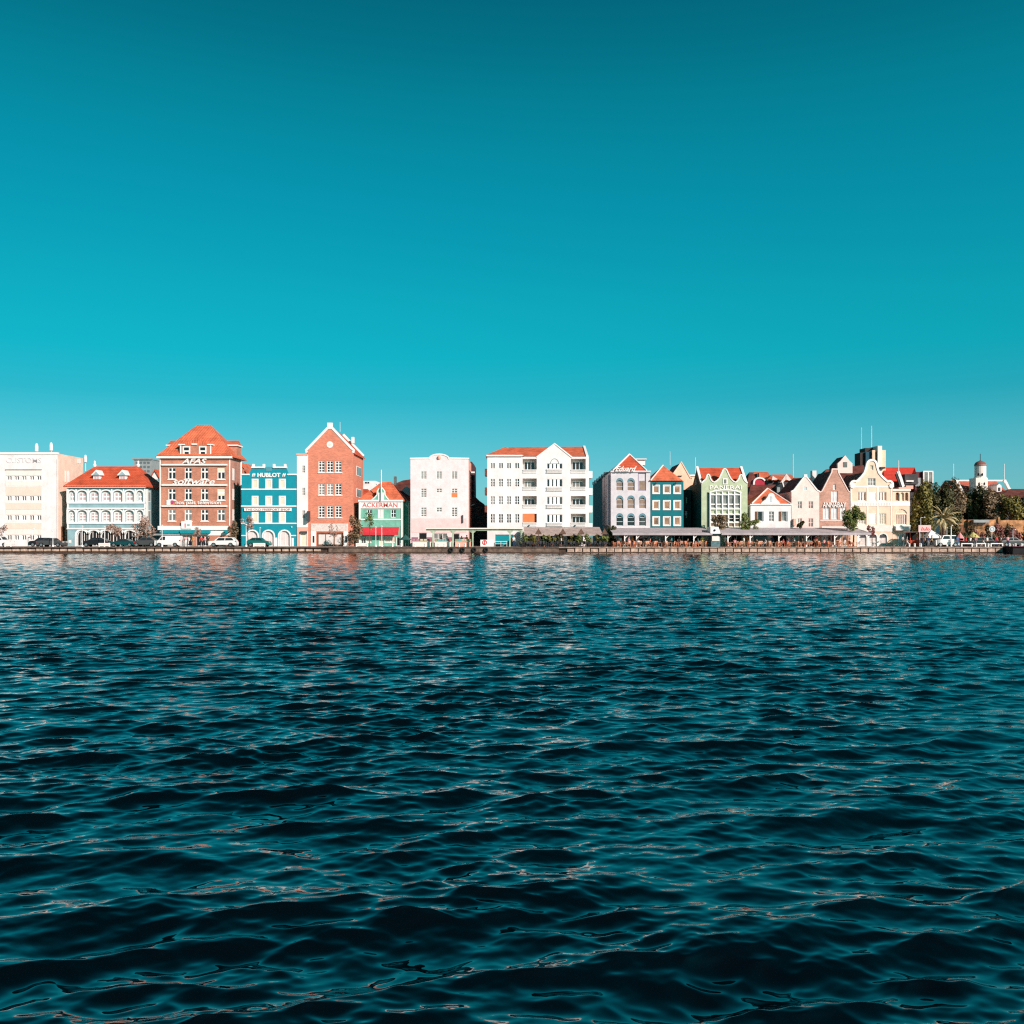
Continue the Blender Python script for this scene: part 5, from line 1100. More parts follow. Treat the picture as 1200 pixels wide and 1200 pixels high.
for i, (px, D, yt, r_, fm, lb) in enumerate(((1130,164,624,7,darkf,'dark bush left of the yellow green parasol below the fort wall'),(1146,166,619,8,rosef,'rosy bush right of the yellow green parasol'),(1156,166,616,7,brownf,'brown bush just left of the round white sign'),(1171,166,615,8,rosef,'rosy bush just right of the round white sign'),(1180,167,613,8,brownf,'brown bush below the right part of the ochre wall'),(1192,165,618,9,rosef,'rosy bush near the right edge below the ochre wall'),(1204,166,616,8,darkf,'dark bush cut off by the right edge below the wall'),(1163,162,627,7,brownf,'low brown bush under the round white sign'),(1138,168,615,6,brownf,'thin brown bush against the ochre wall below the railing'))):
    tree('flowering_bush', lb, px, D, yt, 640, r_, fm, 60+i, 1300, .17, .07, 9, 'bush', B_)
# palm
def palm(px, D, ycrown, label, R_=3.1, seed=5, trunk_r=.28):
    rr = random.Random(seed); cx, cz = X(px, D), Z(ycrown, D)
    t = thing('palm_tree', (cx, D, GROUND), label, 'palm tree')
    prof = []; h = cz-GROUND
    for i in range(12): prof.append((trunk_r*(1.15-.35*i/11)*(1+.08*(i%2)), h*i/11))
    MB().lathe((cx, D, GROUND), prof, 12).build('trunk', bark, t)
    fm = leaf_mat('palm_frond', (.30,.25,.11), (.70,.56,.32))
    for i in range(34):
        a = i*2.39996; el = R(rr.choice((70, 48, 28, 12, -5)))+rr.uniform(-.15,.15); L = R_*rr.uniform(.85, 1.12)
        V, F = [], []; p = Vector((cx, D, cz)); d = Vector((math.cos(a)*math.cos(el), math.sin(a)*math.cos(el), math.sin(el)))
        side = Vector((-math.sin(a), math.cos(a), 0)); n = 16
        for k in range(n):
            q = p+d*(L/n); d = (d+Vector((0,0,-.105))).normalized()
            w = .06*(1-k/n)+.015; kk = len(V)
            V += [p-side*w, p+side*w, q+side*w, q-side*w]; F.append((kk, kk+1, kk+2, kk+3))
            if k > 1:
                ll = .55*math.sin(math.pi*min(1, (k+1)/n*.85+.12))+.08
                for s_ in (-1, 1):
                    for u in (0, .5):
                        b0 = p.lerp(q, u); tip = b0+side*s_*ll*.75+d*ll*.6+Vector((0,0,-ll*.35)); kk = len(V)
                        V += [b0, b0+d*.13, tip]; F.append((kk, kk+1, kk+2))
            p = q
        link_mesh('frond', [tuple(v) for v in V], F, fm, t, tuple(t.location))
    return t
palm(1106, 157, 608, 'pale green date palm with drooping fronds above the white minibus')
# ============================================================ street lamps and poles
def post_with_head(px, D, ytop, label, r=.05, arm=.5):  # most are plain posts, drawn with a small lamp head
    t = thing('street_post', (X(px,D), D, GROUND), label, 'street lamp', 'white lamp posts along the quay')
    x = X(px, D); zt = Z(ytop, D)
    MB().tube((x,D,GROUND),(x,D,zt), r*1.2, r*.8).build('pole', metalw, t)
    MB().tube((x,D,zt-.03),(x+arm,D-.1,zt+.06), r*.7, r*.6).build('arm', metalw, t)
    MB().lathe((x+arm, D-.1, zt-.03), [(.05,0),(.17,.04),(.14,.12),(.04,.16)], 8).build('post_head', metalw, t)
    MB().lathe((x, D, GROUND), [(.16,0),(.15,.25),(.08,.35)], 8).build('base', metalw, t)
for px, yt, D, lb, ar in ((62,622,152,'white post in front of the dark grey sedan',.0),(38,620,160,'white post before the third window column of the office',.3),(96.4,617,152,'white post before the first arch of the gallery house',.05),(122.6,618,152,'white post before the third arch of the gallery house',.05),(190,616,152,'white post at the left corner of the lettered brick building',.05),(288.4,615,152,'white post before the left arch of the teal shuttered house',.05),(304.6,619,158,'white post between left and middle arches of the teal house',.05),(440.4,618,152,'left one of two white posts before the red awning',.0),(447.4,617,152,'right one of two white posts before the red awning',.0),(1114.6,616,153,'thick white post right of the white minibus',.1),(1096,615,158,'white post above the white market tent',.3),(1109.6,619,160,'thin white post behind the white minibus',.0),(1079,606.5,156,'lamp post with long arm above the pink banner',.55),(1187,621,160,'slim post near the right edge among the bushes',.3)):
    post_with_head(px, D, yt, lb, .05 if px != 1114.6 else .09, ar)
# ============================================================ awnings
cloth1 = mat('pale_lilac_awning', (.44,.39,.40), noise=.2, nscale=.8); cloth2 = mat('beige_awning', (.44,.345,.31), noise=.25, nscale=.8)
def awning(name, label, x0, x1, D0, D1, yf, yb, m, posts, cat='awning', drop=.35, pm=None):
    t = thing(name, (X((x0+x1)/2,D0), D0, GROUND), label, cat)
    zf, zb = Z(yf, D0), Z(yb, D1); a, c = X(x0,D0), X(x1,D0); P = []
    mb = MB().prismx([(D0,zf-drop),(D0,zf),(D1,zb),(D1,zb-.05),(D0+.04,zf-.05),(D0+.04,zf-drop)], a, c); mb.build('cloth', m, t)
    for p in posts:
        x = X(p, D0+.3); MB().box(x-.09, x+.09, D0+.22, D0+.38, GROUND, zf-.03).build('post', pm or trimw, t)
        MB().prism([(x+.09, zf-.9),(x+.09, zf-.75),(x+.75, zf-.06),(x+.9, zf-.06)], D0+.26, D0+.34).build('brace', pm or trimw, t)
    return t
awning('beige_awning', 'long beige cafe awning in front of the white hotel', 614, 706, 155.5, 160.8, 625.4, 617.6, cloth2, (615.5,639,658,684))
awning('pale_awning', 'pale awning before the lilac and teal houses, left of the white kiosk', 718, 835, 153.5, 160.8, 624.6, 618.4, cloth1, (732,746,780,813))
awning('pale_awning', 'longest pale awning, from the white kiosk to the yellow gable', 845.6, 1021, 153.5, 160.8, 624.4, 618.4, cloth1, (853,879,912.6,945,978,1005))
k = thing('kiosk', (X(839,153.4), 153.4, GROUND), 'small white kiosk box with round dark vent between the two pale awnings', 'kiosk')
MB().prism([(X(832.6,153.4),Z(617.4,153.4)),(X(842,153.4),Z(617.4,153.4)),(X(844.6,153.4),Z(625.4,153.4)),(X(832.6,153.4),Z(625.4,153.4))], 153.4, 156.5).build('canopy_box', trimw, k)
MB().box(X(833.4,154), X(844,154), 154, 156.4, GROUND, Z(625.6,154)).build('counter', mat('dull_teal_board', (.12,.22,.24), noise=.4, nscale=3), k)
MB().tube((X(837.4,153.4),153.3,Z(621.4,153.4)),(X(837.4,153.4),153.5,Z(621.4,153.4)),.17,n=14).build('vent', dark, k)
MB().box(X(834.4,154), X(843,154), 153.9, 154.05, Z(634,154), Z(628.4,154)).build('hatch', cream, k)
# green timber canopy before the pink house
gw = mat('pale_green_timber', (.42,.50,.36), noise=.25)
t = thing('timber_canopy', (X(553,154), 154, GROUND), 'pale green timber canopy on posts before the pink house and hotel', 'canopy')
MB().box(X(499,154), X(613,154), 153.6, 158.4, Z(620,154), Z(618.6,154)).build('roof_deck', cream, t)
MB().box(X(499.4,154), X(612.4,154), 153.9, 154.1, Z(622,154), Z(620.1,154)).build('beam', gw, t)
for p in (507.4,530.6,554,597.6,611): 
    x = X(p, 154); MB().box(x-.12, x+.12, 153.9, 154.14, GROUND, Z(622,154)).build('post', gw, t)
    MB().prism([(x-.12, Z(622.1,154)),(x-.12, Z(625,154)),(x-.55, Z(622.1,154))], 153.96, 154.08).prism([(x+.12, Z(622.1,154)),(x+.55, Z(622.1,154)),(x+.12, Z(625,154))], 153.96, 154.08).build('brackets', gw, t)
for x0, x1, lb in ((483,505,'white market counter under the left end of the green canopy'),(509,529,'long pale market counter between the first two canopy posts'),(533,552,'pale market counter between the second and third canopy posts')):
    t = thing('market_counter', (X((x0+x1)/2,154.8), 154.8, GROUND), lb, 'counter')
    MB().box(X(x0,154.8), X(x1,154.8), 154.8, 155.7, GROUND+.85, GROUND+.93).build('top', trimw, t)
    MB().box(X(x0+.4,154.8), X(x1-.4,154.8), 154.95, 155.6, GROUND, GROUND+.85).build('front_panel', cream if x0 != 533 else salmon, t)
    cr = random.Random(int(x0)); side_ = {483: 'white counter at the left end of the green canopy', 509: 'long pale counter', 533: 'salmon fronted counter'}[x0]
    for i in range(5):
        xx = X(x0+2+i*(x1-x0-4)/4, 154.8); cl = [(.5,.12,.1),(.1,.4,.38),(.6,.5,.3),(.25,.3,.12),(.5,.2,.25)][cr.randrange(5)]; m = mat('crate_%d' % int(cl[0]*100+cl[1]*10), cl)
        cm = MB(); w_ = .55; z_ = GROUND+.94; cm.box(xx-w_/2, xx+w_/2, 155.0, 155.4, z_, z_+.04).box(xx-w_/2, xx+w_/2, 155.0, 155.03, z_, z_+.3).box(xx-w_/2, xx+w_/2, 155.37, 155.4, z_, z_+.3).box(xx-w_/2, xx-w_/2+.03, 155.0, 155.4, z_, z_+.3).box(xx+w_/2-.03, xx+w_/2, 155.0, 155.4, z_, z_+.3)
        solo(cm, 'market_crate', m, (xx, 155.2, z_), ['leftmost','second','middle','fourth','rightmost'][i]+' open crate on the '+side_, 'crate', 'crates on the market counters')
t = thing('roundel_board', (X(571,152.6), 152.6, GROUND), 'white board with a large red roundel in front of the dark gateway', 'sign')
MB().box(X(563,152.6), X(578.6,152.6), 152.6, 152.66, GROUND+.05, Z(632.6,152.6)).build('board', trimw, t)
mbx = MB(); V, F = torus((X(568,152.6), 152.57, Z(635.6,152.6)), .32, .07, n=18, m=6); mbx.raw(V, F).box(X(568,152.6)-.07, X(568,152.6)+.07, 152.54, 152.6, Z(638.6,152.6), Z(632.8,152.6)).build('roundel', mat('sign_red', (.7,.08,.08)), t)
t = thing('low_railing', (X(587,152.8), 152.8, GROUND), 'white railing panel in front of the teal shopfront of the hotel', 'barrier')
for x0 in (580, 587, 594): MB().box(X(x0,152.8)-.03, X(x0,152.8)+.03, 152.8, 152.86, GROUND, Z(634.4,152.8)).build('post', trimw, t)
for y in (634.2, 637): MB().box(X(580,152.8), X(594,152.8), 152.81, 152.85, Z(y+.5,152.8), Z(y,152.8)).build('rail', trimw, t)
# ============================================================ parasols
def parasol(name, label, px, D, yt, rpx, h, m, group=None, n=8, valance=0.0):
    t = thing(name, (X(px,D), D, GROUND), label, 'parasol', group); x, zt, r = X(px,D), Z(yt,D), rpx*D/FPX
    prof = [(r, zt-h-GROUND-valance), (r*1.0, zt-h-GROUND), (r*.5, zt-h*.45-GROUND), (.04, zt-GROUND)]
    V = []; F = []
    for q_, zz in prof: V += [(x+q_*math.cos(2*math.pi*(i+.5)/n), D+q_*math.sin(2*math.pi*(i+.5)/n), GROUND+zz) for i in range(n)]
    for a in range(3): F += [(a*n+i, a*n+(i+1)%n, (a+1)*n+(i+1)%n, (a+1)*n+i) for i in range(n)]
    V2 = [(v[0], v[1], v[2]-.05) for v in V]; k = len(V)
    MB().raw(V, F).raw(V2, [f[::-1] for f in F]).build('canopy', m, t)
    MB().tube((x,D,GROUND),(x,D,zt+.1),.035).build('pole', brownw, t); MB().lathe((x,D,GROUND),[(.3,0),(.28,.08),(.06,.12)],10).build('base', dgrey, t)
thatch = mat('brown_parasol_cloth', (.13,.075,.05), noise=.35, nscale=2)
for px, lb in ((631,'first brown cafe parasol from the left, before the white hotel'),(659.6,'second brown cafe parasol, below the right side of the hotel gable'),(681,'third brown cafe parasol, at the right corner of the white hotel'),(708.4,'fourth brown cafe parasol, in front of the shaded lane')):
    parasol('brown_parasol', lb, px, 154.2, 619.6, 5.4, .85, thatch, 'brown cafe parasols before the hotel', n=4)
parasol('dark_parasol', 'small dark green parasol at the left end of the green canopy', 475, 154.6, 627, 7.5, .75, mat('dark_green_cloth', (.02,.09,.08)))
parasol('pink_parasol', 'pink parasol right of the white minibus', 1125, 154.5, 624, 4.6, .9, mat('pink_parasol_cloth', (.75,.28,.28)), valance=.4)
parasol('yellow_parasol', 'faded yellow green parasol below the fort wall', 1140.4, 158, 623.4, 7, .9, mat('yellow_green_cloth', (.55,.50,.18)))
parasol('teal_parasol', 'pale aqua parasol under the awning before the deep teal house', 769, 156.4, 627.2, 7, .5, mat('aqua_cloth', (.35,.65,.58)))
parasol('pink_parasol', 'pale pink parasol under the awning before the lilac house', 751, 156.4, 627.2, 6, .5, mat('pale_pink_cloth', (.7,.5,.52)))
# tent, kiosk, banner, round sign
t = thing('market_tent', (X(1094.6,154.4), 154.4, GROUND), 'white peaked market tent left of the white minibus', 'tent')
a, c, zt, zm = X(1087,154.4), X(1103,154.4), Z(621,154.4), Z(628.4,154.4); xm = (a+c)/2
MB().raw([(a,154.4,zm),(c,154.4,zm),(c,156.6,zm),(a,156.6,zm),(xm,155.5,zt),(a,154.4,zm-.3),(c,154.4,zm-.3),(c,156.6,zm-.3),(a,156.6,zm-.3)], [(0,1,4),(1,2,4),(2,3,4),(3,0,4),(5,6,1,0),(6,7,2,1),(7,8,3,2),(8,5,0,3)]).build('canopy', trimw, t)
for x in (a+.05, c-.05):
    for y in (154.45, 156.5): MB().tube((x,y,GROUND),(x,y,zm-.1),.035).build('leg', metalw, t)
t = thing('red_kiosk', (X(1071,157), 157, GROUND), 'small red kiosk with open hatch right of the cream loggia wing', 'kiosk')
rk = mat('red_kiosk_paint', (.42,.06,.03), noise=.3)
MB().box(X(1066.6,157), X(1077,157), 157, 159, GROUND, Z(633,157)).build('counter', rk, t); MB().box(X(1065.6,157), X(1078,157), 156.7, 159.2, Z(624,157), Z(622.6,157)).build('roof', mat('pink_board', (.72,.42,.40)), t)
MB().box(X(1067,157), X(1076.6,157), 158, 159, Z(633,157), Z(624,157)).build('interior', dark, t)
for x in (1067, 1076.4): MB().box(X(x,157)-.06, X(x,157)+.06, 157, 157.12, Z(633,157), Z(624,157)).build('post', rk, t)
t = thing('pink_banner', (X(1083.6,155.6), 155.6, GROUND), 'pale pink banner sign with red script on two posts left of the market tent', 'sign')
MB().box(X(1076.4,155.6), X(1091,155.6), 155.6, 155.68, Z(623.4,155.6), Z(615.4,155.6)).build('board', mat('pale_pink_board', (.75,.5,.48), noise=.1), t)
for x in (1077.6, 1090): MB().tube((X(x,155.64),155.66,GROUND),(X(x,155.64),155.66,Z(623,155.6)),.05).build('post', metalw, t)
sc_ = MB()
for i in range(6): sc_.prism([(X(1079.5+i*1.7,155.6),Z(621.6,155.6)),(X(1080.3+i*1.7,155.6),Z(621.6,155.6)),(X(1081.5+i*1.7,155.6),Z(617.6+(i%3),155.6)),(X(1080.8+i*1.7,155.6),Z(617.6+(i%3),155.6))], 155.56, 155.6)
sc_.build('script', mat('sign_red', (1,1,1)), t)
t = thing('round_sign', (X(1162.4,160), 160, GROUND), 'round white sign on a post in front of the ochre fort wall', 'sign')
MB().tube((X(1162.4,160),159.9,Z(620,160)),(X(1162.4,160),160,Z(620,160)),.5,n=24).build('disc', mat('blueish_white_board', (.62,.68,.70)), t); MB().tube((X(1162.4,160),160.05,GROUND),(X(1162.4,160),160.05,Z(620,160)),.05).build('post', metalw, t)
V, F = torus((X(1162.4,160),159.88,Z(620,160)), .3, .035, n=18, m=5); MB().raw(V, F).build('ring', greyc, t)
# white barriers and bollards
for x0, x1, lb in ((1126.6,1140,'white frame barrier nearest the pink parasol'),(1144,1155.6,'middle white frame barrier on the right quay'),(1161,1175.6,'white frame barrier at the right end of the quay'),(115.4,128.6,'low white barrier in front of the gallery house'),(296.6,310.6,'low white barrier in front of the green hatchback'),(417,431,'low white barrier before the passage left of the mint shop'),(5,13,'low white barrier near the left edge before the office')):
    D = 151.8; t = thing('white_barrier', (X((x0+x1)/2,D), D, GROUND), lb, 'barrier', 'white barriers along the quay edge')
    for x in (x0+.6, x1-.6): MB().box(X(x,D)-.08, X(x,D)+.08, D, D+.16, GROUND, GROUND+.5).build('post', trimw, t)
    MB().box(X(x0,D), X(x1,D), D-.02, D+.18, GROUND+.45, GROUND+.6).build('rail', trimw, t)
    if x0 < 600: MB().box(X(x0+1.2,D), X(x1-1.2,D), D+.04, D+.12, GROUND+.1, GROUND+.42).build('panel', cream, t)
BL = {1065.6: 'white bollard directly before the red kiosk', 1071.8: 'white bollard between red kiosk and pink banner', 1079: 'white bollard below the pink banner', 1158: 'white bollard in the gap between the two right barriers', 1183: 'leftmost of three white bollards beyond the last barrier', 1190: 'middle one of three white bollards beyond the last barrier', 1197: 'rightmost white bollard at the right edge',
 460: 'white bollard before the right half of the mint shop', 470: 'white bollard at the right corner of the mint shop', 486: 'white bollard before the left corner of the pink house', 498: 'white bollard before the dark doorway of the pink house', 514: 'white bollard before the long pale market counter', 521: 'white bollard left of the first tyre fender', 538: 'white bollard between the first two tyre fenders', 545: 'white bollard between second and third tyre fenders'}
bo = None
for px in (1065.6,1071.8,1079,1158,1183,1190,1197,460,470,486,498,514,521,538,545):
    b0 = MB().lathe((0,0,0), [(.14,0),(.13,.35),(.17,.4),(.15,.5),(.04,.55)], 10)
    if bo is None: bo = link_mesh('quay_bollard', b0.V, b0.F, trimw); o = bo
    else: o = bo.copy(); C.collection.objects.link(o)
    o.location = (X(px,150.9), 150.9, GROUND+.02); tag(o, BL[px], 'bollard', 'white mooring bollards on the quay edge')
# ============================================================ terrace furniture
def chair_mb():
    m = MB()
    m.box(-.24,.24,-.24,.24,.42,.48)
    m.prismx([(.20,.48),(.26,.48),(.36,.92),(.30,.92)], -.24, .24)
    for x in (-.21,.21):
        m.tube((x,-.2,0),(x,-.2,.43),.03,n=5).tube((x,.22,0),(x,.22,.43),.03,n=5); m.box(x-.03,x+.03,-.22,.27,.64,.68).box(x-.02,x+.02,-.22,-.18,.48,.64)
    return m
def table_mb():
    return MB().lathe((0,0,0), [(.25,0),(.24,.04),(.04,.07),(.04,.7),(.38,.71),(.38,.75)], 12)
terra = mat('terracotta_chair', (.66,.22,.11), noise=.15); terr2 = mat('pale_terracotta_chair', (.74,.36,.22), noise=.15); chdark = mat('dark_wicker_chair', (.05,.05,.06), noise=.4); tabm = mat('pale_table_top', (.60,.42,.32), noise=.1)
pr = {}
def furn(kind, x, y, rz, label, group):
    key, mb_, m_, nm, cat = {'c1': ('c1', chair_mb, terra, 'terrace_chair', 'chair'), 'c2': ('c2', chair_mb, terr2, 'terrace_chair', 'chair'), 'cd': ('cd', chair_mb, chdark, 'wicker_chair', 'chair'), 't': ('t', table_mb, tabm, 'cafe_table', 'table')}[kind]
    if key not in pr:
        q_ = mb_(); pr[key] = link_mesh(nm, q_.V, q_.F, m_); o = pr[key]
    else: o = pr[key].copy(); C.collection.objects.link(o)
    o.location = (x, y, GROUND); o.rotation_euler = (0,0,rz); tag(o, label, cat, group)
rf = random.Random(21)
def where(px):
    for a, w in ((762,'the lilac arched house'),(801,'the deep teal house'),(824,'the shaded lane'),(878,'the pale green triple gable house'),(927,'the small white gabled house'),(960,'the peach pink gable house'),(996,'the brown brick gable house'),(9999,'the yellow gable house')):
        if px < a: return w
def where2(px):
    for a, w in ((630,'left of the first brown parasol'),(659,'between first and second brown parasols'),(681,'between second and third brown parasols'),(9999,'right of the third brown parasol')):
        if px < a: return w
px = 724.0
while px < 1010:
    if not 831 < px < 846:
        y = 153.0+rf.uniform(-.3,.5); x = X(px, y); k_ = rf.choice(('c1','c2'))
        furn('t', x, y, 0, 'small pale round cafe table in front of '+where(px), 'tables in front of '+where(px))
        for a in (rf.uniform(.9,1.3), rf.uniform(-1.3,-.9)+math.pi*0, math.pi+rf.uniform(-.4,.4)):
            k_ = rf.choice(('c1','c2'))
            furn(k_, x+.72*math.sin(a), y-.72*math.cos(a)*(1 if abs(a) < 2 else 1), a+math.pi, ('deep terracotta' if k_ == 'c1' else 'pale orange')+' cafe chair in front of '+where(px), ('deep' if k_ == 'c1' else 'pale')+' chairs in front of '+where(px))
    px += rf.uniform(10.5, 13.5)
px = 612.0
while px < 712:
    y = 152.6+rf.uniform(-.3,.3); x = X(px, y)
    furn('cd', x, y, rf.uniform(0, 6.28), 'dark wicker chair '+where2(px), 'dark wicker chairs '+where2(px)); furn('cd', x+.55, y+.5, rf.uniform(0, 6.28), 'dark wicker chair '+where2(px), 'dark wicker chairs '+where2(px))
    px += rf.uniform(6, 8)
for px, lb in ((1006,'white round parasol table before the left arch of the yellow gable house'),(1023,'white table before the middle arch of the yellow gable house')):
    t = thing('white_table', (X(px,155), 155, GROUND), lb, 'table')
    MB().lathe((X(px,155),155,GROUND), [(.3,0),(.05,.1),(.05,.7)], 8).build('leg', metalw, t); MB().lathe((X(px,155),155,GROUND+.7), [(.5,0),(.5,.05)], 14).build('table_top', trimw, t)
# ============================================================ people
def person_proto(pose):
    J = {'stand': dict(hip=.95, legs=[((-.09,0,.92),(-.10,-.02,.5),(-.11,.02,.07),(-.12,-.13,.04)),((.09,0,.92),(.10,.0,.5),(.11,.04,.07),(.12,-.1,.04))], arms=[((-.19,0,1.42),(-.26,.03,1.13),(-.25,-.08,.88),(-.24,-.1,.8)),((.19,0,1.42),(.27,.02,1.13),(.24,-.12,.9),(.22,-.15,.82))]),
         'walk': dict(hip=.93, legs=[((-.09,0,.90),(-.10,-.2,.52),(-.10,-.26,.08),(-.10,-.4,.05)),((.09,0,.90),(.10,.06,.48),(.10,.34,.12),(.10,.27,.03))], arms=[((-.19,0,1.40),(-.25,.16,1.14),(-.23,.12,.9),(-.22,.1,.83)),((.19,0,1.40),(.25,-.12,1.13),(.22,-.3,.96),(.2,-.35,.9))]),
         'sit': dict(hip=.5, legs=[((-.10,0,.50),(-.12,-.42,.50),(-.12,-.44,.08),(-.12,-.58,.04)),((.10,0,.50),(.12,-.42,.50),(.12,-.40,.08),(.12,-.54,.04))], arms=[((-.19,.02,.98),(-.25,-.06,.72),(-.16,-.30,.70),(-.1,-.36,.72)),((.19,.02,.98),(.25,-.04,.72),(.18,-.3,.68),(.12,-.36,.7))])}[pose]
    h = J['hip']; V = [(0,0,h),(0,.0,h+.22),(0,.0,h+.46),(0,-.005,h+.55),(0,-.02,h+.63),(0,-.02,h+.73),(0,-.01,h+.80)]; Rr = [.15,.135,.15,.06,.085,.105,.07]; E = [(i,i+1) for i in range(6)]
    for L in J['legs']:
        k = len(V); V += L; Rr += [.095,.065,.042,.035]; E += [(0,k),(k,k+1),(k+1,k+2),(k+2,k+3)]
    for A_ in J['arms']:
        k = len(V); V += A_; Rr += [.06,.042,.032,.04]; E += [(2,k),(k,k+1),(k+1,k+2),(k+2,k+3)]
    me = bpy.data.meshes.new('person_skeleton'); me.from_pydata(V, E, []); o = bpy.data.objects.new('person_skeleton', me); C.collection.objects.link(o)
    o.modifiers.new('skin', 'SKIN'); 
    for i, sv in enumerate(me.skin_vertices[0].data): sv.radius = (Rr[i], Rr[i]*(.8 if i in (1,2) else 1)); sv.use_root = (i == 0)
    sb_ = o.modifiers.new('sub', 'SUBSURF'); sb_.levels = sb_.render_levels = 1
    bpy.context.view_layer.update()
    m2 = bpy.data.meshes.new_from_object(o.evaluated_get(bpy.context.evaluated_depsgraph_get())); bpy.data.objects.remove(o)
    return m2, h
protos = {p: person_proto(p) for p in ('stand', 'walk', 'sit')}
skinm = [mat('skin_light', (.52,.30,.20), noise=.03), mat('skin_brown', (.24,.12,.07), noise=.03)]
cols = {'white': (.75,.73,.70), 'red': (.55,.05,.05), 'blue': (.05,.14,.35), 'black': (.02,.02,.02), 'pink': (.75,.35,.38), 'grey': (.25,.25,.26), 'teal': (.03,.32,.34), 'yellow': (.7,.5,.12), 'navy': (.02,.03,.09), 'khaki': (.35,.27,.16), 'orange': (.72,.25,.06), 'green': (.08,.22,.08)}
hairm = mat('dark_hair', (.02,.014,.01), rough=.6); 
def person(px, D, pose, top, bot, rz, label, sk=0):
    me0, h = protos[pose]; me = me0.copy()
    me.materials.clear()
    for m_ in (skinm[sk], mat('cloth_'+top, cols[top], noise=.1), mat('cloth_'+bot, cols[bot], noise=.1)): me.materials.append(m_)
    idx = []
    for p in me.polygons:
        z, x = p.center.z, abs(p.center.x)
        if z > h+.50: idx.append(0)
        elif x > .205 and z < h+.30 and pose != 'sit': idx.append(0)
        elif z > h+.04 and not (pose == 'sit' and p.center.y < -.2): idx.append(1)
        elif z < .09: idx.append(2)
        else: idx.append(2)
    me.polygons.foreach_set('material_index', idx); me.polygons.foreach_set('use_smooth', [True]*len(idx))
    o = bpy.data.objects.new('person', me); C.collection.objects.link(o); o.location = (X(px,D), D, GROUND); o.rotation_euler = (0,0,rz)
    o.scale = (rnd.uniform(.95,1.05),)*3
    tag(o, label, 'person', 'people along the waterfront')
    V, F = [], []
    hm = MB().lathe((0,.012,h+.70), [(.1,0),(.112,.06),(.098,.12),(.06,.155),(.01,.165)], 10)
    hm.V = [(x, max(y, -.07+.25*(.87-(z-h))*0) if z < h+.78 else y, z) for x, y, z in hm.V]
    link_mesh('hair', hm.V, hm.F, hairm, o)
    # face: nose ridge and brow
    return o
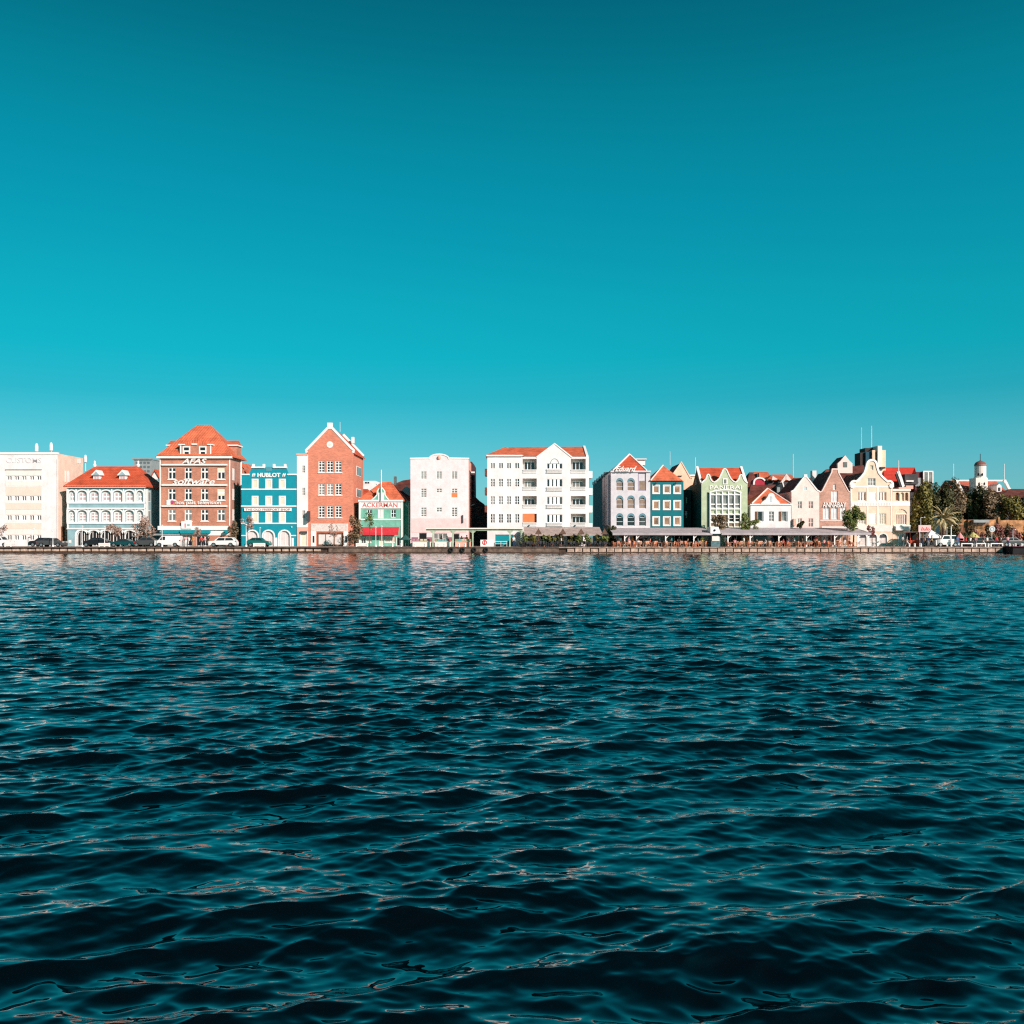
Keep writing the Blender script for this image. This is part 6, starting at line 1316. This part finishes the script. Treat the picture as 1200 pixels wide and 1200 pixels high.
PP = [(218,154.5,'stand','pink','white',.4,'person in pink top before the lettered brick building'),(222,155.4,'walk','white','navy',1.6,'person in white shirt walking before the lettered brick building'),(226,154.8,'stand','orange','khaki',-.4,'person in orange top left of the thin dry tree'),(236,155.2,'stand','red','black',.2,'person in red shirt left of the white estate car'),(240,156,'walk','pink','grey',-1.4,'person in pink shirt walking behind the white estate car'),(244,155,'stand','black','khaki',2.8,'person in black shirt beside the white estate car'),
(517,156.4,'stand','red','navy',.5,'person in red behind the long pale market counter'),(524,156.2,'stand','white','grey',-.3,'person in white behind the long pale market counter'),(541,156.2,'stand','green','khaki',0,'person in green behind the salmon market counter'),(547,156.4,'stand','orange','black',.6,'person in orange behind the salmon market counter'),(602,154.6,'stand','white','navy',.2,'person in white right of the teal shopfront'),
(727,154.6,'stand','white','red',.3,'person in white top at the left end of the pale awning'),(737,153.8,'walk','pink','white',1.4,'person in pink walking under the left pale awning'),(741,154.8,'stand','orange','navy',-.5,'person in orange standing under the left pale awning'),(757,155.2,'stand','black','grey',.1,'person in black before the lilac house door'),(787,154.4,'walk','teal','black',-1.5,'person in teal walking before the deep teal house'),(796,154.6,'stand','black','navy',.2,'waiter in black before the deep teal house doorway'),(823,154.8,'stand','yellow','khaki',0,'person in yellow at the shaded lane under the awning'),
(850,155,'stand','white','black',.3,'person in white just right of the white kiosk'),(872,154.4,'stand','white','khaki',.9,'person in white left of the green gable house corner'),(876,154.9,'stand','orange','grey',-.9,'person in orange at the green gable house corner'),(905,154.8,'stand','navy','black',0,'person in navy before the small white house'),(931,154.8,'walk','white','grey',1.5,'person in white walking before the peach pink house'),(956,154.5,'stand','red','khaki',-.2,'person in red before the right side of the peach pink house'),(958.6,155,'stand','khaki','black',.5,'person in khaki beside the one in red under the awning'),(972,155,'walk','black','grey',-1.5,'person in black walking before the brown brick gable'),(990,154.8,'stand','pink','white',.1,'person in pink before the right shop window of the brick gable'),
(1058,155,'stand','white','grey',.6,'person in white before the loggia wing street arch'),(1063,154.4,'walk','grey','white',1.3,'person in grey walking past the loggia wing'),(1081,153.8,'stand','black','navy',-.3,'person in black under the pink banner'),(1084,154.3,'walk','pink','black',1.4,'person in pink walking under the pink banner'),(1088,153.6,'stand','navy','grey',.2,'person in navy left of the market tent'),(1092,153.6,'walk','khaki','black',-1.6,'person in khaki walking before the market tent'),(1122,153.6,'stand','blue','blue',.4,'person in blue under the pink parasol'),
(1132,155.4,'walk','red','black',1.5,'person in red left of the yellow green parasol'),(1137,155.8,'stand','white','navy',0,'person in white under the yellow green parasol'),(1143,155,'stand','pink','grey',-.7,'person in pink right of the yellow green parasol'),(1152,155.4,'walk','black','white',1.4,'person in black and white between the middle barriers'),(1157,155.6,'stand','white','black',.5,'person in white behind the middle white barrier'),(1168,155.4,'stand','red','navy',.3,'person in red behind the last white barrier'),(1173,155.8,'walk','white','khaki',-1.5,'person in white behind the last white barrier'),(1181,155,'stand','pink','navy',0,'person in pink beyond the right end of the barriers')]
for a in PP: person(*a, sk=rnd.randrange(2))
k_ = 0
for px in (748,762,773,806,818,861,887,897,918,924,940,948,966,981,996):
    y = 153.3+rnd.uniform(0,.6); tp = ('white','red','navy','black','teal','pink','khaki')[k_ % 7]; k_ += 1
    person(px, y, 'sit', tp, ('navy','khaki','grey')[k_ % 3], rnd.choice((1.3,-1.3,.3,2.9)), 'seated guest in %s, %s on the long cafe terrace' % (tp, ['leftmost','second','third','fourth','fifth','sixth','seventh','eighth','ninth','tenth','eleventh','twelfth','thirteenth','fourteenth','rightmost'][k_-1]+' from the left' if 1 < k_ < 15 else ['leftmost','rightmost'][k_ > 1]), sk=rnd.randrange(2))
